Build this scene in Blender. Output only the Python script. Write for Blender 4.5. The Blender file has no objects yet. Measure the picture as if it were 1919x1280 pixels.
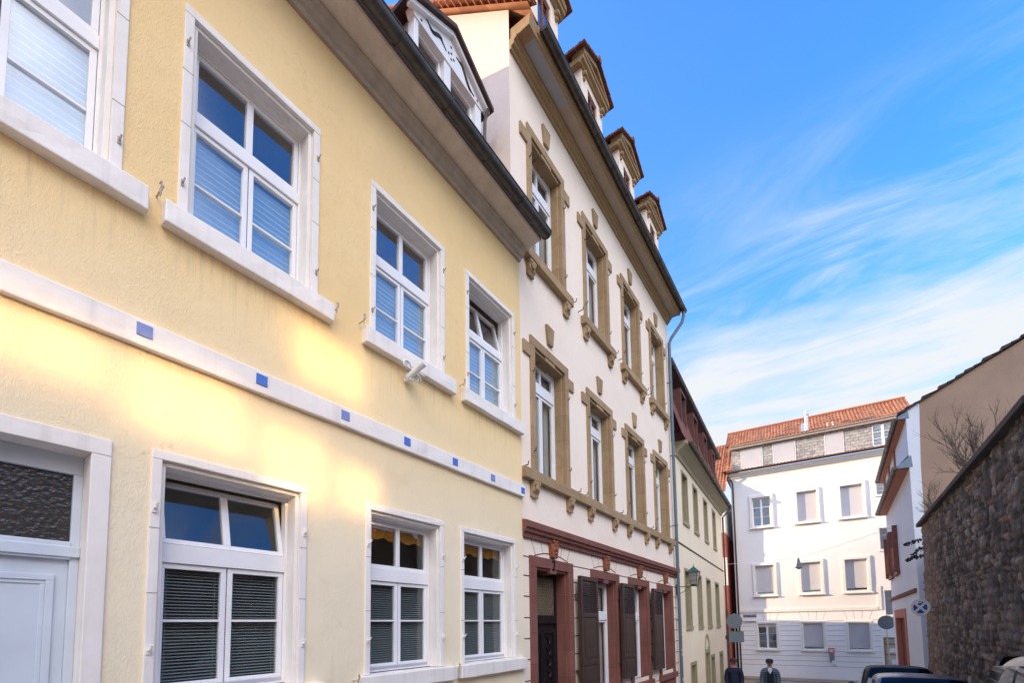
import bpy, bmesh, math, random
from mathutils import Vector, Matrix, noise
random.seed(7)
R_ = math.radians
sc = bpy.context.scene
C = sc.collection

# ------------------------------------------------------------------ camera
# Street frame: +Y runs down the street along the left facades, +X across it to the right, eye at z = 1.6.
cam_d = bpy.data.cameras.new('camera')
cam = bpy.data.objects.new('camera', cam_d); C.objects.link(cam); sc.camera = cam
right = Vector((0.81422621, 0.58040775, -0.01274832))
up = Vector((0.05099296, -0.04962683, 0.99746524))
fwd = Vector((-0.5783039, 0.81281241, 0.07000418))
m = Matrix((right, up, -fwd)).transposed().to_4x4()
m.translation = (0, 0, 1.6)
cam.matrix_world = m
cam_d.sensor_fit = 'HORIZONTAL'; cam_d.sensor_width = 36.0
cam_d.lens = 850.0 / 1919 * 36
cam_d.shift_y = (1111.97 - 640) / 1919
cam_d.shift_x = (959.5 - 960) / 1919
cam_d.clip_start = 0.05; cam_d.clip_end = 2000

# ------------------------------------------------------------------ light
SUN_AZ, SUN_EL = -116.0, 17.0
sd = Vector((math.sin(R_(SUN_AZ)) * math.cos(R_(SUN_EL)), math.cos(R_(SUN_AZ)) * math.cos(R_(SUN_EL)), math.sin(R_(SUN_EL))))
sun_d = bpy.data.lights.new('sun', 'SUN'); sun = bpy.data.objects.new('sun', sun_d); C.objects.link(sun)
sun_d.energy = 2.9; sun_d.angle = R_(0.5); sun_d.color = (1.0, 0.74, 0.46)
sun.rotation_euler = sd.to_track_quat('Z', 'Y').to_euler()
sun.location = (0, 0, 40)

W = bpy.data.worlds.new('World'); sc.world = W; W.use_nodes = True
nt = W.node_tree
def wn(t, **k):
    n = nt.nodes.new(t)
    for a, b in k.items(): setattr(n, a, b)
    return n
def wl(a, b): nt.links.new(a, b)
bg = nt.nodes['Background']
bg.inputs['Strength'].default_value = 0.15
sky = wn('ShaderNodeTexSky', sky_type='NISHITA', sun_disc=False, sun_elevation=R_(SUN_EL), sun_rotation=R_(SUN_AZ), air_density=1.0, dust_density=0.4, ozone_density=3.0)
tc = wn('ShaderNodeTexCoord')
sep = wn('ShaderNodeSeparateXYZ'); wl(tc.outputs['Generated'], sep.inputs[0])
def wm(op, a, b=None, c=None, clamp=False):
    n = wn('ShaderNodeMath', operation=op, use_clamp=clamp)
    for i, v in enumerate((a, b, c)):
        if v is None: continue
        if isinstance(v, (int, float)): n.inputs[i].default_value = v
        else: wl(v, n.inputs[i])
    return n.outputs[0]
def smooth(v, a, b):
    n = wn('ShaderNodeMapRange', interpolation_type='SMOOTHSTEP')
    wl(v, n.inputs[0]); n.inputs[1].default_value = a; n.inputs[2].default_value = b
    return n.outputs[0]
X, Y, Z = sep.outputs
# clear deep blue air: the physical sky, its blue deepened
tint = wn('ShaderNodeMix', data_type='RGBA', blend_type='MULTIPLY'); tint.inputs['Factor'].default_value = 1.0
wl(sky.outputs[0], tint.inputs[6])
pol = wn('ShaderNodeMix', data_type='RGBA'); wl(smooth(X, -0.45, 0.45), pol.inputs[0]); pol.inputs[6].default_value = (0.70, 1.12, 1.72, 1); pol.inputs[7].default_value = (0.38, 0.98, 1.62, 1)   # deepest blue square to the sun
wl(pol.outputs[2], tint.inputs[7])
# cloud layer: directions projected on a flat deck
zc = wm('MAXIMUM', Z, 0.04)
dx, dy = wm('DIVIDE', X, zc), wm('DIVIDE', Y, zc)
cb = wn('ShaderNodeCombineXYZ'); wl(dx, cb.inputs[0]); wl(dy, cb.inputs[1])
mp = wn('ShaderNodeMapping'); wl(cb.outputs[0], mp.inputs[0]); mp.inputs['Rotation'].default_value = (0, 0, R_(18)); mp.inputs['Scale'].default_value = (0.6, 1.15, 1)
n1 = wn('ShaderNodeTexNoise'); wl(mp.outputs[0], n1.inputs['Vector'])
n1.inputs['Scale'].default_value = 1.25; n1.inputs['Detail'].default_value = 9; n1.inputs['Roughness'].default_value = 0.58; n1.inputs['Distortion'].default_value = 0.5
n2 = wn('ShaderNodeTexNoise'); wl(mp.outputs[0], n2.inputs['Vector'])
n2.inputs['Scale'].default_value = 0.5; n2.inputs['Detail'].default_value = 3
mp2 = wn('ShaderNodeMapping'); wl(cb.outputs[0], mp2.inputs[0]); mp2.inputs['Rotation'].default_value = (0, 0, R_(24)); mp2.inputs['Scale'].default_value = (0.85, 2.3, 1)
n3 = wn('ShaderNodeTexNoise'); wl(mp2.outputs[0], n3.inputs['Vector']); n3.inputs['Scale'].default_value = 1.5; n3.inputs['Detail'].default_value = 12; n3.inputs['Roughness'].default_value = 0.62; n3.inputs['Distortion'].default_value = 0.9
# thin cloud thickens towards the horizon down the street
low = smooth(Z, 0.72, 0.34)
dens = wm('ADD', wm('MULTIPLY', n1.outputs['Fac'], 0.75), wm('ADD', wm('MULTIPLY', n3.outputs['Fac'], 0.45), wm('MULTIPLY', n2.outputs['Fac'], 0.12)))
dens = wm('MULTIPLY_ADD', wm('SUBTRACT', dens, 0.66), 1.7, 0.66)
thr = wm('SUBTRACT', dens, wm('SUBTRACT', 0.80, wm('MULTIPLY', low, 0.56)))
c_low = wm('MULTIPLY', wm('MULTIPLY', thr, 2.2, clamp=True), smooth(Z, 0.76, 0.46))
# drawn-out wisps of high cloud above the bank
n4 = wn('ShaderNodeTexNoise'); wl(cb.outputs[0], n4.inputs['Vector']); n4.inputs['Scale'].default_value = 0.9; n4.inputs['Detail'].default_value = 4
wisp = wm('MULTIPLY', wm('MULTIPLY', smooth(n3.outputs['Fac'], 0.40, 0.74), smooth(n4.outputs['Fac'], 0.32, 0.56)), wm('MULTIPLY', smooth(Z, 0.74, 0.52), wm('MULTIPLY', smooth(X, -0.62, -0.2), 0.95)))
c_front = wm('MAXIMUM', c_low, wisp)
# unseen bright cloud bank added behind the viewer to fill the shaded facades
back = wm('MULTIPLY', smooth(wm('ADD', wm('ADD', wm('MULTIPLY', X, 0.8), wm('MULTIPLY', Y, -0.6)), wm('MULTIPLY', Z, 0.2)), 0.50, 0.84), smooth(Z, 0.30, 0.74))
c_back = wm('MULTIPLY', wm('MULTIPLY_ADD', n1.outputs['Fac'], 1.6, -0.25, clamp=True), back)
mixf = wn('ShaderNodeMix', data_type='RGBA'); wl(c_front, mixf.inputs[0]); wl(tint.outputs[2], mixf.inputs[6]); mixf.inputs[7].default_value = (2.22, 2.32, 2.44, 1)
mixb = wn('ShaderNodeMix', data_type='RGBA'); wl(c_back, mixb.inputs[0]); wl(mixf.outputs[2], mixb.inputs[6]); mixb.inputs[7].default_value = (32.5, 31.0, 30.2, 1)
wl(mixb.outputs[2], bg.inputs['Color'])

sc.view_settings.view_transform = 'Standard'; sc.view_settings.look = 'None'
sc.view_settings.gamma = 1; sc.view_settings.use_curve_mapping = False
sc.view_settings.exposure = 1.4
sc.render.engine = 'CYCLES'
cy = sc.cycles
cy.use_denoising = True
cy.max_bounces = 8; cy.diffuse_bounces = 4; cy.glossy_bounces = 4; cy.transmission_bounces = 6; cy.transparent_max_bounces = 8
cy.sample_clamp_indirect = 40.0
cy.blur_glossy = 0.0
cy.use_guiding = True          # finds the sun glinting off the added mirror panes opposite

# ------------------------------------------------------------------ materials
class NB:
    def __init__(s, name):
        s.m = bpy.data.materials.new(name); s.m.use_nodes = True
        s.t = s.m.node_tree; s.b = s.t.nodes['Principled BSDF']; s.out = s.t.nodes['Material Output']
        s.tc = s.n('ShaderNodeTexCoord'); s.co = s.tc.outputs['Object']
    def n(s, t, **k):
        n = s.t.nodes.new(t)
        for a, b in k.items(): setattr(n, a, b)
        return n
    def l(s, a, b): s.t.links.new(a, b)
    def noise(s, scale, detail=4, rough=.55, dist=0, vec=None):
        n = s.n('ShaderNodeTexNoise'); s.l(vec or s.co, n.inputs['Vector'])
        n.inputs['Scale'].default_value = scale; n.inputs['Detail'].default_value = detail
        n.inputs['Roughness'].default_value = rough; n.inputs['Distortion'].default_value = dist
        return n.outputs['Fac']
    def mapping(s, scale=(1, 1, 1), rot=(0, 0, 0), vec=None):
        n = s.n('ShaderNodeMapping'); s.l(vec or s.co, n.inputs[0])
        n.inputs['Scale'].default_value = scale; n.inputs['Rotation'].default_value = rot
        return n.outputs[0]
    def math(s, op, a, b=None, c=None, clamp=False):
        n = s.n('ShaderNodeMath', operation=op, use_clamp=clamp)
        for i, v in enumerate((a, b, c)):
            if v is None: continue
            if isinstance(v, (int, float)): n.inputs[i].default_value = v
            else: s.l(v, n.inputs[i])
        return n.outputs[0]
    def rng(s, v, a, b, c=0., d=1.):
        n = s.n('ShaderNodeMapRange'); s.l(v, n.inputs[0])
        for i, q in enumerate((a, b, c, d)): n.inputs[i + 1].default_value = q
        return n.outputs[0]
    def mix(s, f, a, b, mode='MIX'):
        n = s.n('ShaderNodeMix', data_type='RGBA', blend_type=mode)
        if isinstance(f, (int, float)): n.inputs[0].default_value = f
        else: s.l(f, n.inputs[0])
        for i, v in ((6, a), (7, b)):
            if isinstance(v, tuple): n.inputs[i].default_value = (*v[:3], 1)
            else: s.l(v, n.inputs[i])
        return n.outputs[2]
    def bump(s, h, strength=.3, dist=.01, prev=None):
        n = s.n('ShaderNodeBump'); s.l(h, n.inputs['Height'])
        n.inputs['Strength'].default_value = strength; n.inputs['Distance'].default_value = dist
        if prev: s.l(prev, n.inputs['Normal'])
        s.l(n.outputs[0], s.b.inputs['Normal']); return n.outputs[0]
    def col(s, c):
        if isinstance(c, tuple): s.b.inputs['Base Color'].default_value = (*c[:3], 1)
        else: s.l(c, s.b.inputs['Base Color'])
    def rough(s, r, metal=0., spec=.35):
        s.b.inputs['Roughness'].default_value = r; s.b.inputs['Metallic'].default_value = metal
        s.b.inputs['Specular IOR Level'].default_value = spec
        return s

def plain(name, c, rough=.6, metal=0., var=.12, scale=3., bump=0., bscale=40., c2=None, spec=.35, streak=0.):
    b = NB(name)
    d = c2 or tuple(v * (1 - 2.2 * var) for v in c)
    f = b.rng(b.noise(scale, 6, .62), .3, .72)
    k = b.mix(f, d, c)
    if streak:
        sv = b.noise(1.0, 4, .6, 0, b.mapping((9, 9, .35)))
        k = b.mix(b.rng(sv, .52, .78, 0, streak), k, tuple(v * .42 for v in c))
    b.col(k); b.rough(rough, metal, spec)
    if bump: b.bump(b.noise(bscale, 5, .65), bump, .006)
    return b.m

def stucco(name, c, c2, bump=.5, grain=52., stains=False, dirt=(.25, .2, .12)):
    b = NB(name)
    k = b.mix(b.rng(b.noise(.55, 5, .6), .3, .7), c2, c)
    k = b.mix(b.rng(b.noise(7, 6, .7), .5, .85, 0, .22), k, tuple(v * .72 for v in c2))
    fine = b.noise(150, 3, .6)
    k = b.mix(b.rng(fine, .6, .8, 0, .16), k, tuple(v * .6 for v in c))
    if stains:
        sp = b.n('ShaderNodeSeparateXYZ'); b.l(b.co, sp.inputs[0])
        zone = b.math('MULTIPLY', b.rng(sp.outputs[2], 3.92, 4.12), b.rng(sp.outputs[2], 4.19, 4.18))
        sp2 = b.noise(13, 4, .7)
        spots = b.rng(sp2, .60, .68)
        k = b.mix(b.math('MULTIPLY', b.math('MULTIPLY', zone, spots), .75), k, dirt)
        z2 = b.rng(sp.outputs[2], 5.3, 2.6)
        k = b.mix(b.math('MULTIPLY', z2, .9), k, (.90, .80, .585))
        for (xa, xb) in ((-.5, 1.2), (1.4, 3.1), (3.65, 5.35), (5.6, 7.35)):      # grime running off the sills
            mx_ = b.math('MULTIPLY', b.rng(sp.outputs[0], xa, xa + .12), b.rng(sp.outputs[0], xb, xb - .12))
            mz_ = b.math('MULTIPLY', b.rng(sp.outputs[2], 4.75, 5.38), b.rng(sp.outputs[2], 5.42, 5.41))
            dr_ = b.rng(b.noise(1.0, 5, .7, 0, b.mapping((16, 16, .8))), .5, .72, 0, .58)
            k = b.mix(b.math('MULTIPLY', b.math('MULTIPLY', mx_, mz_), dr_), k, (.42, .33, .2))
        run = b.noise(1.0, 4, .6, 0, b.mapping((7, 7, .4)))
        k = b.mix(b.rng(run, .60, .82, 0, .22), k, (.5, .42, .26))
    b.col(k); b.rough(.93, 0, .15)
    h = b.noise(grain, 6, .66, .6)
    sw = b.noise(1.0, 5, .6, 1.6, b.mapping((34, 34, 15), (0, .6, 0)))
    h2 = b.math('ADD', h, b.math('MULTIPLY', b.rng(sw, .46, .6), .55))
    if stains:
        vc = b.n('ShaderNodeTexVoronoi', feature='DISTANCE_TO_EDGE'); dn = b.n('ShaderNodeTexNoise'); b.l(b.co, dn.inputs['Vector']); dn.inputs['Scale'].default_value = 3; dn.inputs['Detail'].default_value = 6
        av = b.n('ShaderNodeVectorMath', operation='ADD'); b.l(b.co, av.inputs[0]); b.l(dn.outputs['Color'], av.inputs[1]); b.l(av.outputs[0], vc.inputs['Vector']); vc.inputs['Scale'].default_value = .55
        crack = b.math('MULTIPLY', b.rng(vc.outputs['Distance'], .006, .0, 0, 1), b.rng(b.noise(.8, 3), .56, .66))
        k = b.mix(b.math('MULTIPLY', crack, .30), k, (.36, .27, .15))
        blot = b.rng(b.noise(1.3, 7, .75, .4), .55, .75, 0, .38); k = b.mix(blot, k, (.74, .56, .31)); b.col(k)
        h2 = b.math('MULTIPLY', h2, b.rng(b.noise(.9, 3, .5), .35, .65, .35, 1.25))
    n = b.bump(h2, bump, .012)
    b.bump(b.noise(2.2, 3, .5), .25, .05, n)
    return b.m

def sandstone(name, c, c2, bump=.35):
    b = NB(name)
    k = b.mix(b.rng(b.noise(2.5, 6, .65), .3, .7), c2, c)
    st = b.noise(1, 4, .6, .8, b.mapping((3, 3, 30)))
    k = b.mix(b.rng(st, .45, .8, 0, .3), k, tuple(v * .7 for v in c2))
    k = b.mix(b.rng(b.noise(110, 2, .5), .55, .8, 0, .35), k, tuple(v * .65 for v in c))
    sp = b.n('ShaderNodeSeparateXYZ'); b.l(b.co, sp.inputs[0])
    j = b.math('FRACT', b.math('DIVIDE', b.math('ADD', sp.outputs[2], b.math('MULTIPLY', b.math('FLOOR', b.math('DIVIDE', sp.outputs[0], .9)), .21)), .62))
    wn_ = b.n('ShaderNodeTexWhiteNoise', noise_dimensions='1D'); b.l(b.math('FLOOR', b.math('DIVIDE', b.math('ADD', sp.outputs[2], b.math('MULTIPLY', b.math('FLOOR', b.math('DIVIDE', sp.outputs[0], .9)), .21)), .62)), wn_.inputs['W'])
    k = b.mix(b.rng(wn_.outputs['Value'], 0, 1, 0, .35), k, tuple(v * .72 for v in c2))
    k = b.mix(b.rng(b.math('ABSOLUTE', b.math('SUBTRACT', j, .5)), .488, .494, 0, .55), k, tuple(v * .4 for v in c2))
    k = b.mix(b.rng(b.noise(1.0, 5, .65, 0, b.mapping((6, 6, .7))), .52, .78, 0, .5), k, tuple(v * .45 for v in c2))
    b.col(k); b.rough(.9, 0, .2)
    n = b.bump(b.noise(90, 4, .7), bump, .004); b.bump(b.noise(9, 4, .6), .2, .012, n)
    return b.m

def tiles(name, c, c2, along='x', w=.22, rows=.33, dark=.45):
    """clay pantiles: rolls across x, courses up the slope (object z)"""
    b = NB(name)
    sp = b.n('ShaderNodeSeparateXYZ'); b.l(b.co, sp.inputs[0])
    u = b.math('DIVIDE', sp.outputs[0 if along == 'x' else 1], w); v = b.math('DIVIDE', sp.outputs[2], rows)
    fu = b.math('FRACT', u); fv = b.math('FRACT', v)
    cell = b.n('ShaderNodeCombineXYZ'); b.l(b.math('FLOOR', u), cell.inputs[0]); b.l(b.math('FLOOR', v), cell.inputs[1])
    wnz = b.n('ShaderNodeTexWhiteNoise', noise_dimensions='2D'); b.l(cell.outputs[0], wnz.inputs['Vector'])
    k = b.mix(wnz.outputs['Value'], c2, c)
    k = b.mix(b.rng(b.noise(.8, 5, .7), .5, .8, 0, .5), k, tuple(q * dark for q in c2))
    b.col(k); b.rough(.85, 0, .2)
    roll = b.math('SINE', b.math('MULTIPLY', fu, math.pi)); step = b.math('SUBTRACT', 1.0, fv)
    h = b.math('ADD', b.math('MULTIPLY', roll, .7), b.math('MULTIPLY', step, .8))
    b.bump(h, 1.0, .05)
    return b.m

M = {}
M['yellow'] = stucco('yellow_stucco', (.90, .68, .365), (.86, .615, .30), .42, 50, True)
M['cream'] = stucco('cream_render', (.93, .795, .655), (.885, .735, .60), .22, 60)
M['cream_gable'] = stucco('gable_render', (.88, .735, .62), (.80, .66, .545), .35, 22)
M['pale'] = stucco('pale_yellow_render', (.90, .78, .585), (.84, .71, .51), .2, 50)
M['white_wall'] = stucco('white_render', (.79, .775, .75), (.75, .735, .715), .25, 26)
M['white_base'] = stucco('grey_white_base', (.88, .87, .85), (.83, .82, .80), .25, 26)
M['house_white'] = stucco('cottage_white', (.82, .83, .84), (.74, .76, .79), .25, 20)
M['brown_render'] = stucco('brown_gable_render', (.44, .30, .205), (.36, .24, .165), .45, 16)
M['red_render'] = stucco('red_render', (.44, .13, .09), (.36, .10, .07), .2, 40)
M['ochre'] = stucco('ochre_render', (.72, .38, .10), (.62, .30, .08), .3, 30)
M['white_stone'] = plain('white_painted_stone', (.87, .82, .76), .75, 0, .07, 4, .6, 22, (.80, .745, .68), .25, .3)
M['grime'] = plain('joint_grime', (.42, .38, .33), .9)
M['white_wood'] = plain('white_painted_timber', (.84, .83, .83), .42, 0, .03, 4, .06, 50, None, .4)
M['door_paint'] = plain('pale_blue_door_paint', (.60, .67, .75), .45, 0, .05, 3, .12, 60, None, .4)
M['grey_bar'] = plain('grey_aluminium_trim', (.52, .53, .57), .4, .3, .05)
M['beige_eave'] = plain('beige_painted_boards', (.72, .64, .54), .6, 0, .1, 4, .15, 20, (.58, .50, .42), .3, .3)
M['brown_eave'] = plain('taupe_moulding', (.50, .42, .34), .65, 0, .12, 4, .15, 20, None, .3, .3)
M['zinc'] = plain('weathered_dark_zinc', (.115, .105, .095), .5, .55, .22, 6, .1, 30, (.06, .052, .045), .5)
M['blue_zinc'] = plain('painted_slate_blue_pipe', (.13, .17, .20), .45, .1, .12, 8, .05)
M['iron'] = plain('rusty_iron', (.10, .075, .06), .7, .4, .2, 30)
M['pale_iron'] = plain('painted_iron', (.55, .50, .46), .6, .1, .15, 40, 0, 40, (.32, .24, .18))
M['blue_tile'] = plain('blue_paint', (.045, .15, .55), .55, 0, .12, 9, .2, 40, (.09, .19, .52))
M['blue_faded'] = plain('faded_blue_paint', (.16, .23, .52), .6, 0, .12, 9, .2, 40, (.24, .29, .52))
M['tan'] = sandstone('tan_sandstone', (.46, .325, .19), (.34, .225, .12))
M['tan_paint'] = plain('tan_painted_cornice', (.42, .28, .145), .7, 0, .12, 4, .1, 30, None, .25)
M['soffit_beige'] = plain('beige_soffit', (.48, .39, .30), .8, 0, .06, 2, .25, 90)
M['soffit_grey'] = plain('grey_blue_soffit', (.38, .40, .43), .75, 0, .05, 3, .15, 60)
M['red_stone'] = sandstone('red_sandstone', (.27, .115, .09), (.20, .08, .062))
M['rust_stone'] = sandstone('rust_carved_stone', (.38, .15, .075), (.27, .10, .05), .6)
M['shutter'] = plain('dark_brown_shutter_paint', (.075, .042, .03), .5, 0, .15, 5, .1, 40)
M['shutter_red'] = plain('red_brown_shutter', (.32, .13, .09), .6, 0, .15, 5, .1)
M['door_dark'] = plain('black_door', (.018, .014, .014), .4, 0, .2)
M['wrought'] = plain('black_wrought_iron', (.022, .024, .03), .38, .6, .2)
M['olive'] = plain('olive_stone_paint', (.38, .325, .20), .75, 0, .1, 4, .1, 30)
M['olive_shut'] = plain('olive_shutter', (.30, .275, .17), .7, 0, .1, 5, .1, 30)
M['salmon'] = plain('salmon_surround', (.60, .235, .15), .8, 0, .1, 4, .1)
M['gate_red'] = plain('red_brown_gate', (.27, .075, .045), .65, 0, .12, 4, .1)
M['red_wood'] = plain('red_brown_boards', (.46, .17, .10), .7, 0, .12, 5, .1)
M['slate_metal'] = plain('blue_grey_flashing', (.20, .26, .31), .4, .5, .1)
M['stone_trim'] = plain('white_trim', (.82, .78, .72), .8, 0, .06, 4, .12)
M['groove'] = plain('plaster_groove', (.34, .345, .36), .9, 0, .1)
M['roller'] = plain('white_roller_blind', (.54, .53, .55), .7, 0, .04, 2)
M['tile'] = tiles('orange_pantiles', (.44, .205, .115), (.31, .13, .072))
M['tile_y'] = tiles('orange_pantiles_side', (.58, .20, .085), (.45, .13, .055), 'y')
M['tile_piece'] = plain('clay_tile', (.46, .185, .09), .8, 0, .25, 9, .25, 50, (.30, .10, .055))
M['dormer_tile'] = plain('weathered_brown_tile', (.24, .10, .065), .85, 0, .25, 9, .25, 50, (.11, .05, .038))
M['mansard_wood'] = plain('maroon_boards', (.15, .06, .05), .75, 0, .15, 5)
M['mansard'] = tiles('red_scallop_tiles', (.25, .10, .07), (.16, .065, .048), 'x', .18, .20)
M['dark_tile'] = plain('dark_brown_tile', (.10, .055, .042), .75, 0, .3, 7, .3, 30)
M['blind'] = plain('pale_pleated_blind', (.36, .46, .53), .8, 0, .02)
M['slats'] = plain('grey_teal_slats', (.66, .71, .73), .5, 0, .04)
M['curtain'] = plain('pale_curtain', (.55, .52, .47), .9, 0, .1, 3)
M['orange_reflection'] = plain('orange_reflection', (.92, .40, .06), .9, 0, .08, 6)  # colour of the orange reflection in the ground floor top lights
M['dark_room'] = plain('dark_room', (.05, .045, .04), .9)
M['silver'] = plain('galvanised_steel', (.55, .56, .57), .35, .9, .08)
M['sign_grey'] = plain('grey_sign_back', (.19, .235, .26), .5, .4, .08, 8)
M['sign_cream'] = plain('faded_cream_sign', (.68, .66, .50), .5, 0, .05)
M['sign_blue'] = plain('sign_blue', (.02, .06, .38), .4, 0, .05)
M['sign_dark'] = plain('navy_enamel', (.012, .018, .07), .35, 0, .05)
M['white_paint'] = plain('white_paint', (.82, .82, .80), .5, 0, .02)
M['green_cap'] = plain('green_copper', (.045, .13, .10), .5, .3, .1)
M['lantern_iron'] = plain('dark_green_iron', (.035, .06, .055), .45, .4, .1)
M['rubber'] = plain('black_rubber', (.018, .018, .018), .7)
M['yellow_wood'] = plain('ochre_wood_door', (.40, .19, .03), .5, 0, .1, 6)
M['paper'] = plain('paper', (.75, .77, .8), .8, 0, .03)
M['red_label'] = plain('red_panel', (.55, .08, .05), .5, 0, .05)
M['mid_grey'] = plain('mid_grey_box', (.22, .23, .25), .5, 0, .05)
M['bark'] = plain('grey_brown_twigs', (.17, .125, .095), .85, 0, .2, 20)
M['ivy'] = plain('dark_ivy_leaf', (.035, .05, .03), .6, 0, .3, 20)
M['asphalt'] = plain('worn_cobbles', (.33, .32, .31), .9, 0, .15, 8, .5, 30)
M['pave'] = plain('sandstone_paving', (.36, .27, .19), .85, 0, .12, 5, .4, 12)
M['kerb'] = plain('kerb_stone', (.33, .30, .27), .85, 0, .12, 5, .3, 20)
M['earth'] = plain('garden_earth', (.11, .095, .055), .95, 0, .2, 2, .6, 10)
M['skin'] = plain('skin', (.42, .22, .16), .55, 0, .06, 20)
M['navy'] = plain('navy_jacket', (.012, .017, .042), .8, 0, .2, 20, .3, 60)
M['quilt'] = plain('grey_blue_quilted', (.085, .11, .14), .7, 0, .1, 20, .2, 60)
M['black_cloth'] = plain('black_cloth', (.014, .014, .018), .9)
M['dark_trousers'] = plain('dark_trousers', (.02, .022, .028), .9)
M['cap_red'] = plain('dark_red_cap', (.10, .02, .022), .9)
M['cap_dark'] = plain('dark_flat_cap', (.03, .026, .03), .9)
M['shirt'] = plain('white_shirt', (.72, .75, .8), .8)
M['car_black'] = plain('soft_black_roof', (.013, .013, .016), .55, 0, .05, 4, 0, 40, None, .5)
M['car_brown'] = plain('metallic_taupe', (.15, .12, .10), .28, .6, .02, 4, 0, 40, None, .6)
M['car_grey'] = plain('metallic_grey', (.20, .22, .25), .25, .65, .02, 4, 0, 40, None, .6)
M['car_silver'] = plain('silver_paint', (.22, .24, .27), .22, .6, .02, 4, 0, 40, None, .6)
M['lamp_red'] = plain('red_lens', (.35, .012, .015), .2, 0, .02)
M['brass'] = plain('dull_brass', (.42, .33, .20), .45, .6, .1)
M['chrome'] = plain('chrome', (.75, .75, .76), .15, 1, .02)

def quilt_mat():
    b = NB('quilted_vest'); sp = b.n('ShaderNodeSeparateXYZ'); b.l(b.co, sp.inputs[0])
    f = b.math('FRACT', b.math('DIVIDE', sp.outputs[2], .055))
    h = b.math('SINE', b.math('MULTIPLY', f, math.pi))
    b.col(b.mix(b.rng(h, 0, .5), (.03, .04, .055), (.10, .13, .16))); b.rough(.6); b.bump(h, .8, .02); return b.m
M['quilt'] = quilt_mat()

def slate_mat():
    b = NB('grey_slate_shingles')
    br = b.n('ShaderNodeTexBrick'); b.l(b.mapping((1, 1, 1), (R_(90), 0, 0)), br.inputs['Vector'])
    br.inputs['Scale'].default_value = 1; br.inputs['Brick Width'].default_value = .30; br.inputs['Row Height'].default_value = .20
    br.inputs['Mortar Size'].default_value = .012; br.inputs['Mortar Smooth'].default_value = .6; br.inputs['Color1'].default_value = (.40, .39, .37, 1); br.inputs['Color2'].default_value = (.24, .24, .25, 1); br.inputs['Mortar'].default_value = (.12, .12, .125, 1)
    k = b.mix(b.rng(b.noise(5, 4, .7), .45, .7, 0, .6), br.outputs['Color'], (.62, .58, .50))
    b.col(k); b.rough(.7); b.bump(b.math('SUBTRACT', 1., br.outputs['Fac']), .8, .03); return b.m
M['slate'] = slate_mat()

def rubble_mat():
    b = NB('dark_rubble_stone')
    at = b.n('ShaderNodeAttribute', attribute_name='stone_tint')
    k = at.outputs['Color']
    fine = b.noise(14, 9, .8)
    k = b.mix(b.rng(fine, .34, .53, .8, 0), k, (.03, .028, .028))
    k = b.mix(b.rng(fine, .56, .70, 0, .6), k, (.42, .38, .35))
    k = b.mix(b.rng(b.noise(1.0, 6, .68, .5, b.mapping((3.2, 3.2, .55))), .47, .66, 0, .68), k, (.045, .042, .042))
    k = b.mix(b.rng(b.noise(.6, 4, .6), .52, .7, 0, .35), k, (.27, .25, .235))
    sp = b.n('ShaderNodeSeparateXYZ'); b.l(b.co, sp.inputs[0])
    k = b.mix(b.math('MULTIPLY', b.rng(sp.outputs[1], 17.5, 20.5), .5), k, (.33, .215, .175))
    k = b.mix(1.0, k, (1.32, 1.27, 1.19), 'MULTIPLY')
    b.col(k); b.rough(.96, 0, .12)
    b.bump(b.noise(26, 9, .78), 1.0, .045); return b.m
M['rubble'] = rubble_mat()

def glass_mat(name, ior=1.75, tint=(.80, .86, .88), wave=.04, rough=.0, wscale=1.6, frost=None):
    b = NB(name); t = b.t; t.nodes.remove(b.b)
    tr = b.n('ShaderNodeBsdfTransparent'); tr.inputs[0].default_value = (*tint, 1)
    gl = b.n('ShaderNodeBsdfGlossy'); gl.inputs['Roughness'].default_value = rough; gl.inputs['Color'].default_value = (1, 1, 1, 1)
    ge = b.n('ShaderNodeNewGeometry'); dt = b.n('ShaderNodeVectorMath', operation='DOT_PRODUCT'); b.l(ge.outputs['Incoming'], dt.inputs[0]); b.l(ge.outputs['Normal'], dt.inputs[1])
    f0 = ((ior - 1) / (ior + 1)) ** 2
    fr = b.math('MULTIPLY_ADD', b.math('POWER', b.math('SUBTRACT', 1.0, b.math('ABSOLUTE', dt.outputs['Value'])), 5.0), 1 - f0, f0, True)
    bp = b.n('ShaderNodeBump'); b.l(b.noise(wscale, 2, .4), bp.inputs['Height']); bp.inputs['Strength'].default_value = 1; bp.inputs['Distance'].default_value = wave
    b.l(bp.outputs[0], gl.inputs['Normal'])
    mx = b.n('ShaderNodeMixShader'); b.l(fr, mx.inputs[0])
    if frost:
        pb = b.n('ShaderNodeBsdfDiffuse'); pb.inputs['Color'].default_value = (*frost, 1)
        m2 = b.n('ShaderNodeMixShader'); m2.inputs[0].default_value = .75; b.l(tr.outputs[0], m2.inputs[1]); b.l(pb.outputs[0], m2.inputs[2]); b.l(m2.outputs[0], mx.inputs[1])
    else: b.l(tr.outputs[0], mx.inputs[1])
    b.l(gl.outputs[0], mx.inputs[2]); b.l(mx.outputs[0], b.out.inputs[0]); return b.m
M['glass'] = glass_mat('window_glass', 1.95, (.93, .96, .98), .006)
M['glass_old'] = glass_mat('ground_floor_glass', 1.6, (.76, .79, .80), .006)
M['glass_rib'] = glass_mat('hammered_glass', 1.5, (.1, .1, .1), .012, .24, 26, (.05, .046, .046))
M['glass_lattice'] = glass_mat('patterned_glass', 1.5, (.4, .35, .28), .02, .1, 30, (.16, .13, .10))
M['car_glass'] = glass_mat('car_glass', 1.36, (.05, .06, .07), .002)
M['lamp_glass'] = glass_mat('lantern_glass', 1.5, (.75, .73, .72), .004, .05, 3, (.42, .38, .37))
M['sun_mirror'] = None

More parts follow.
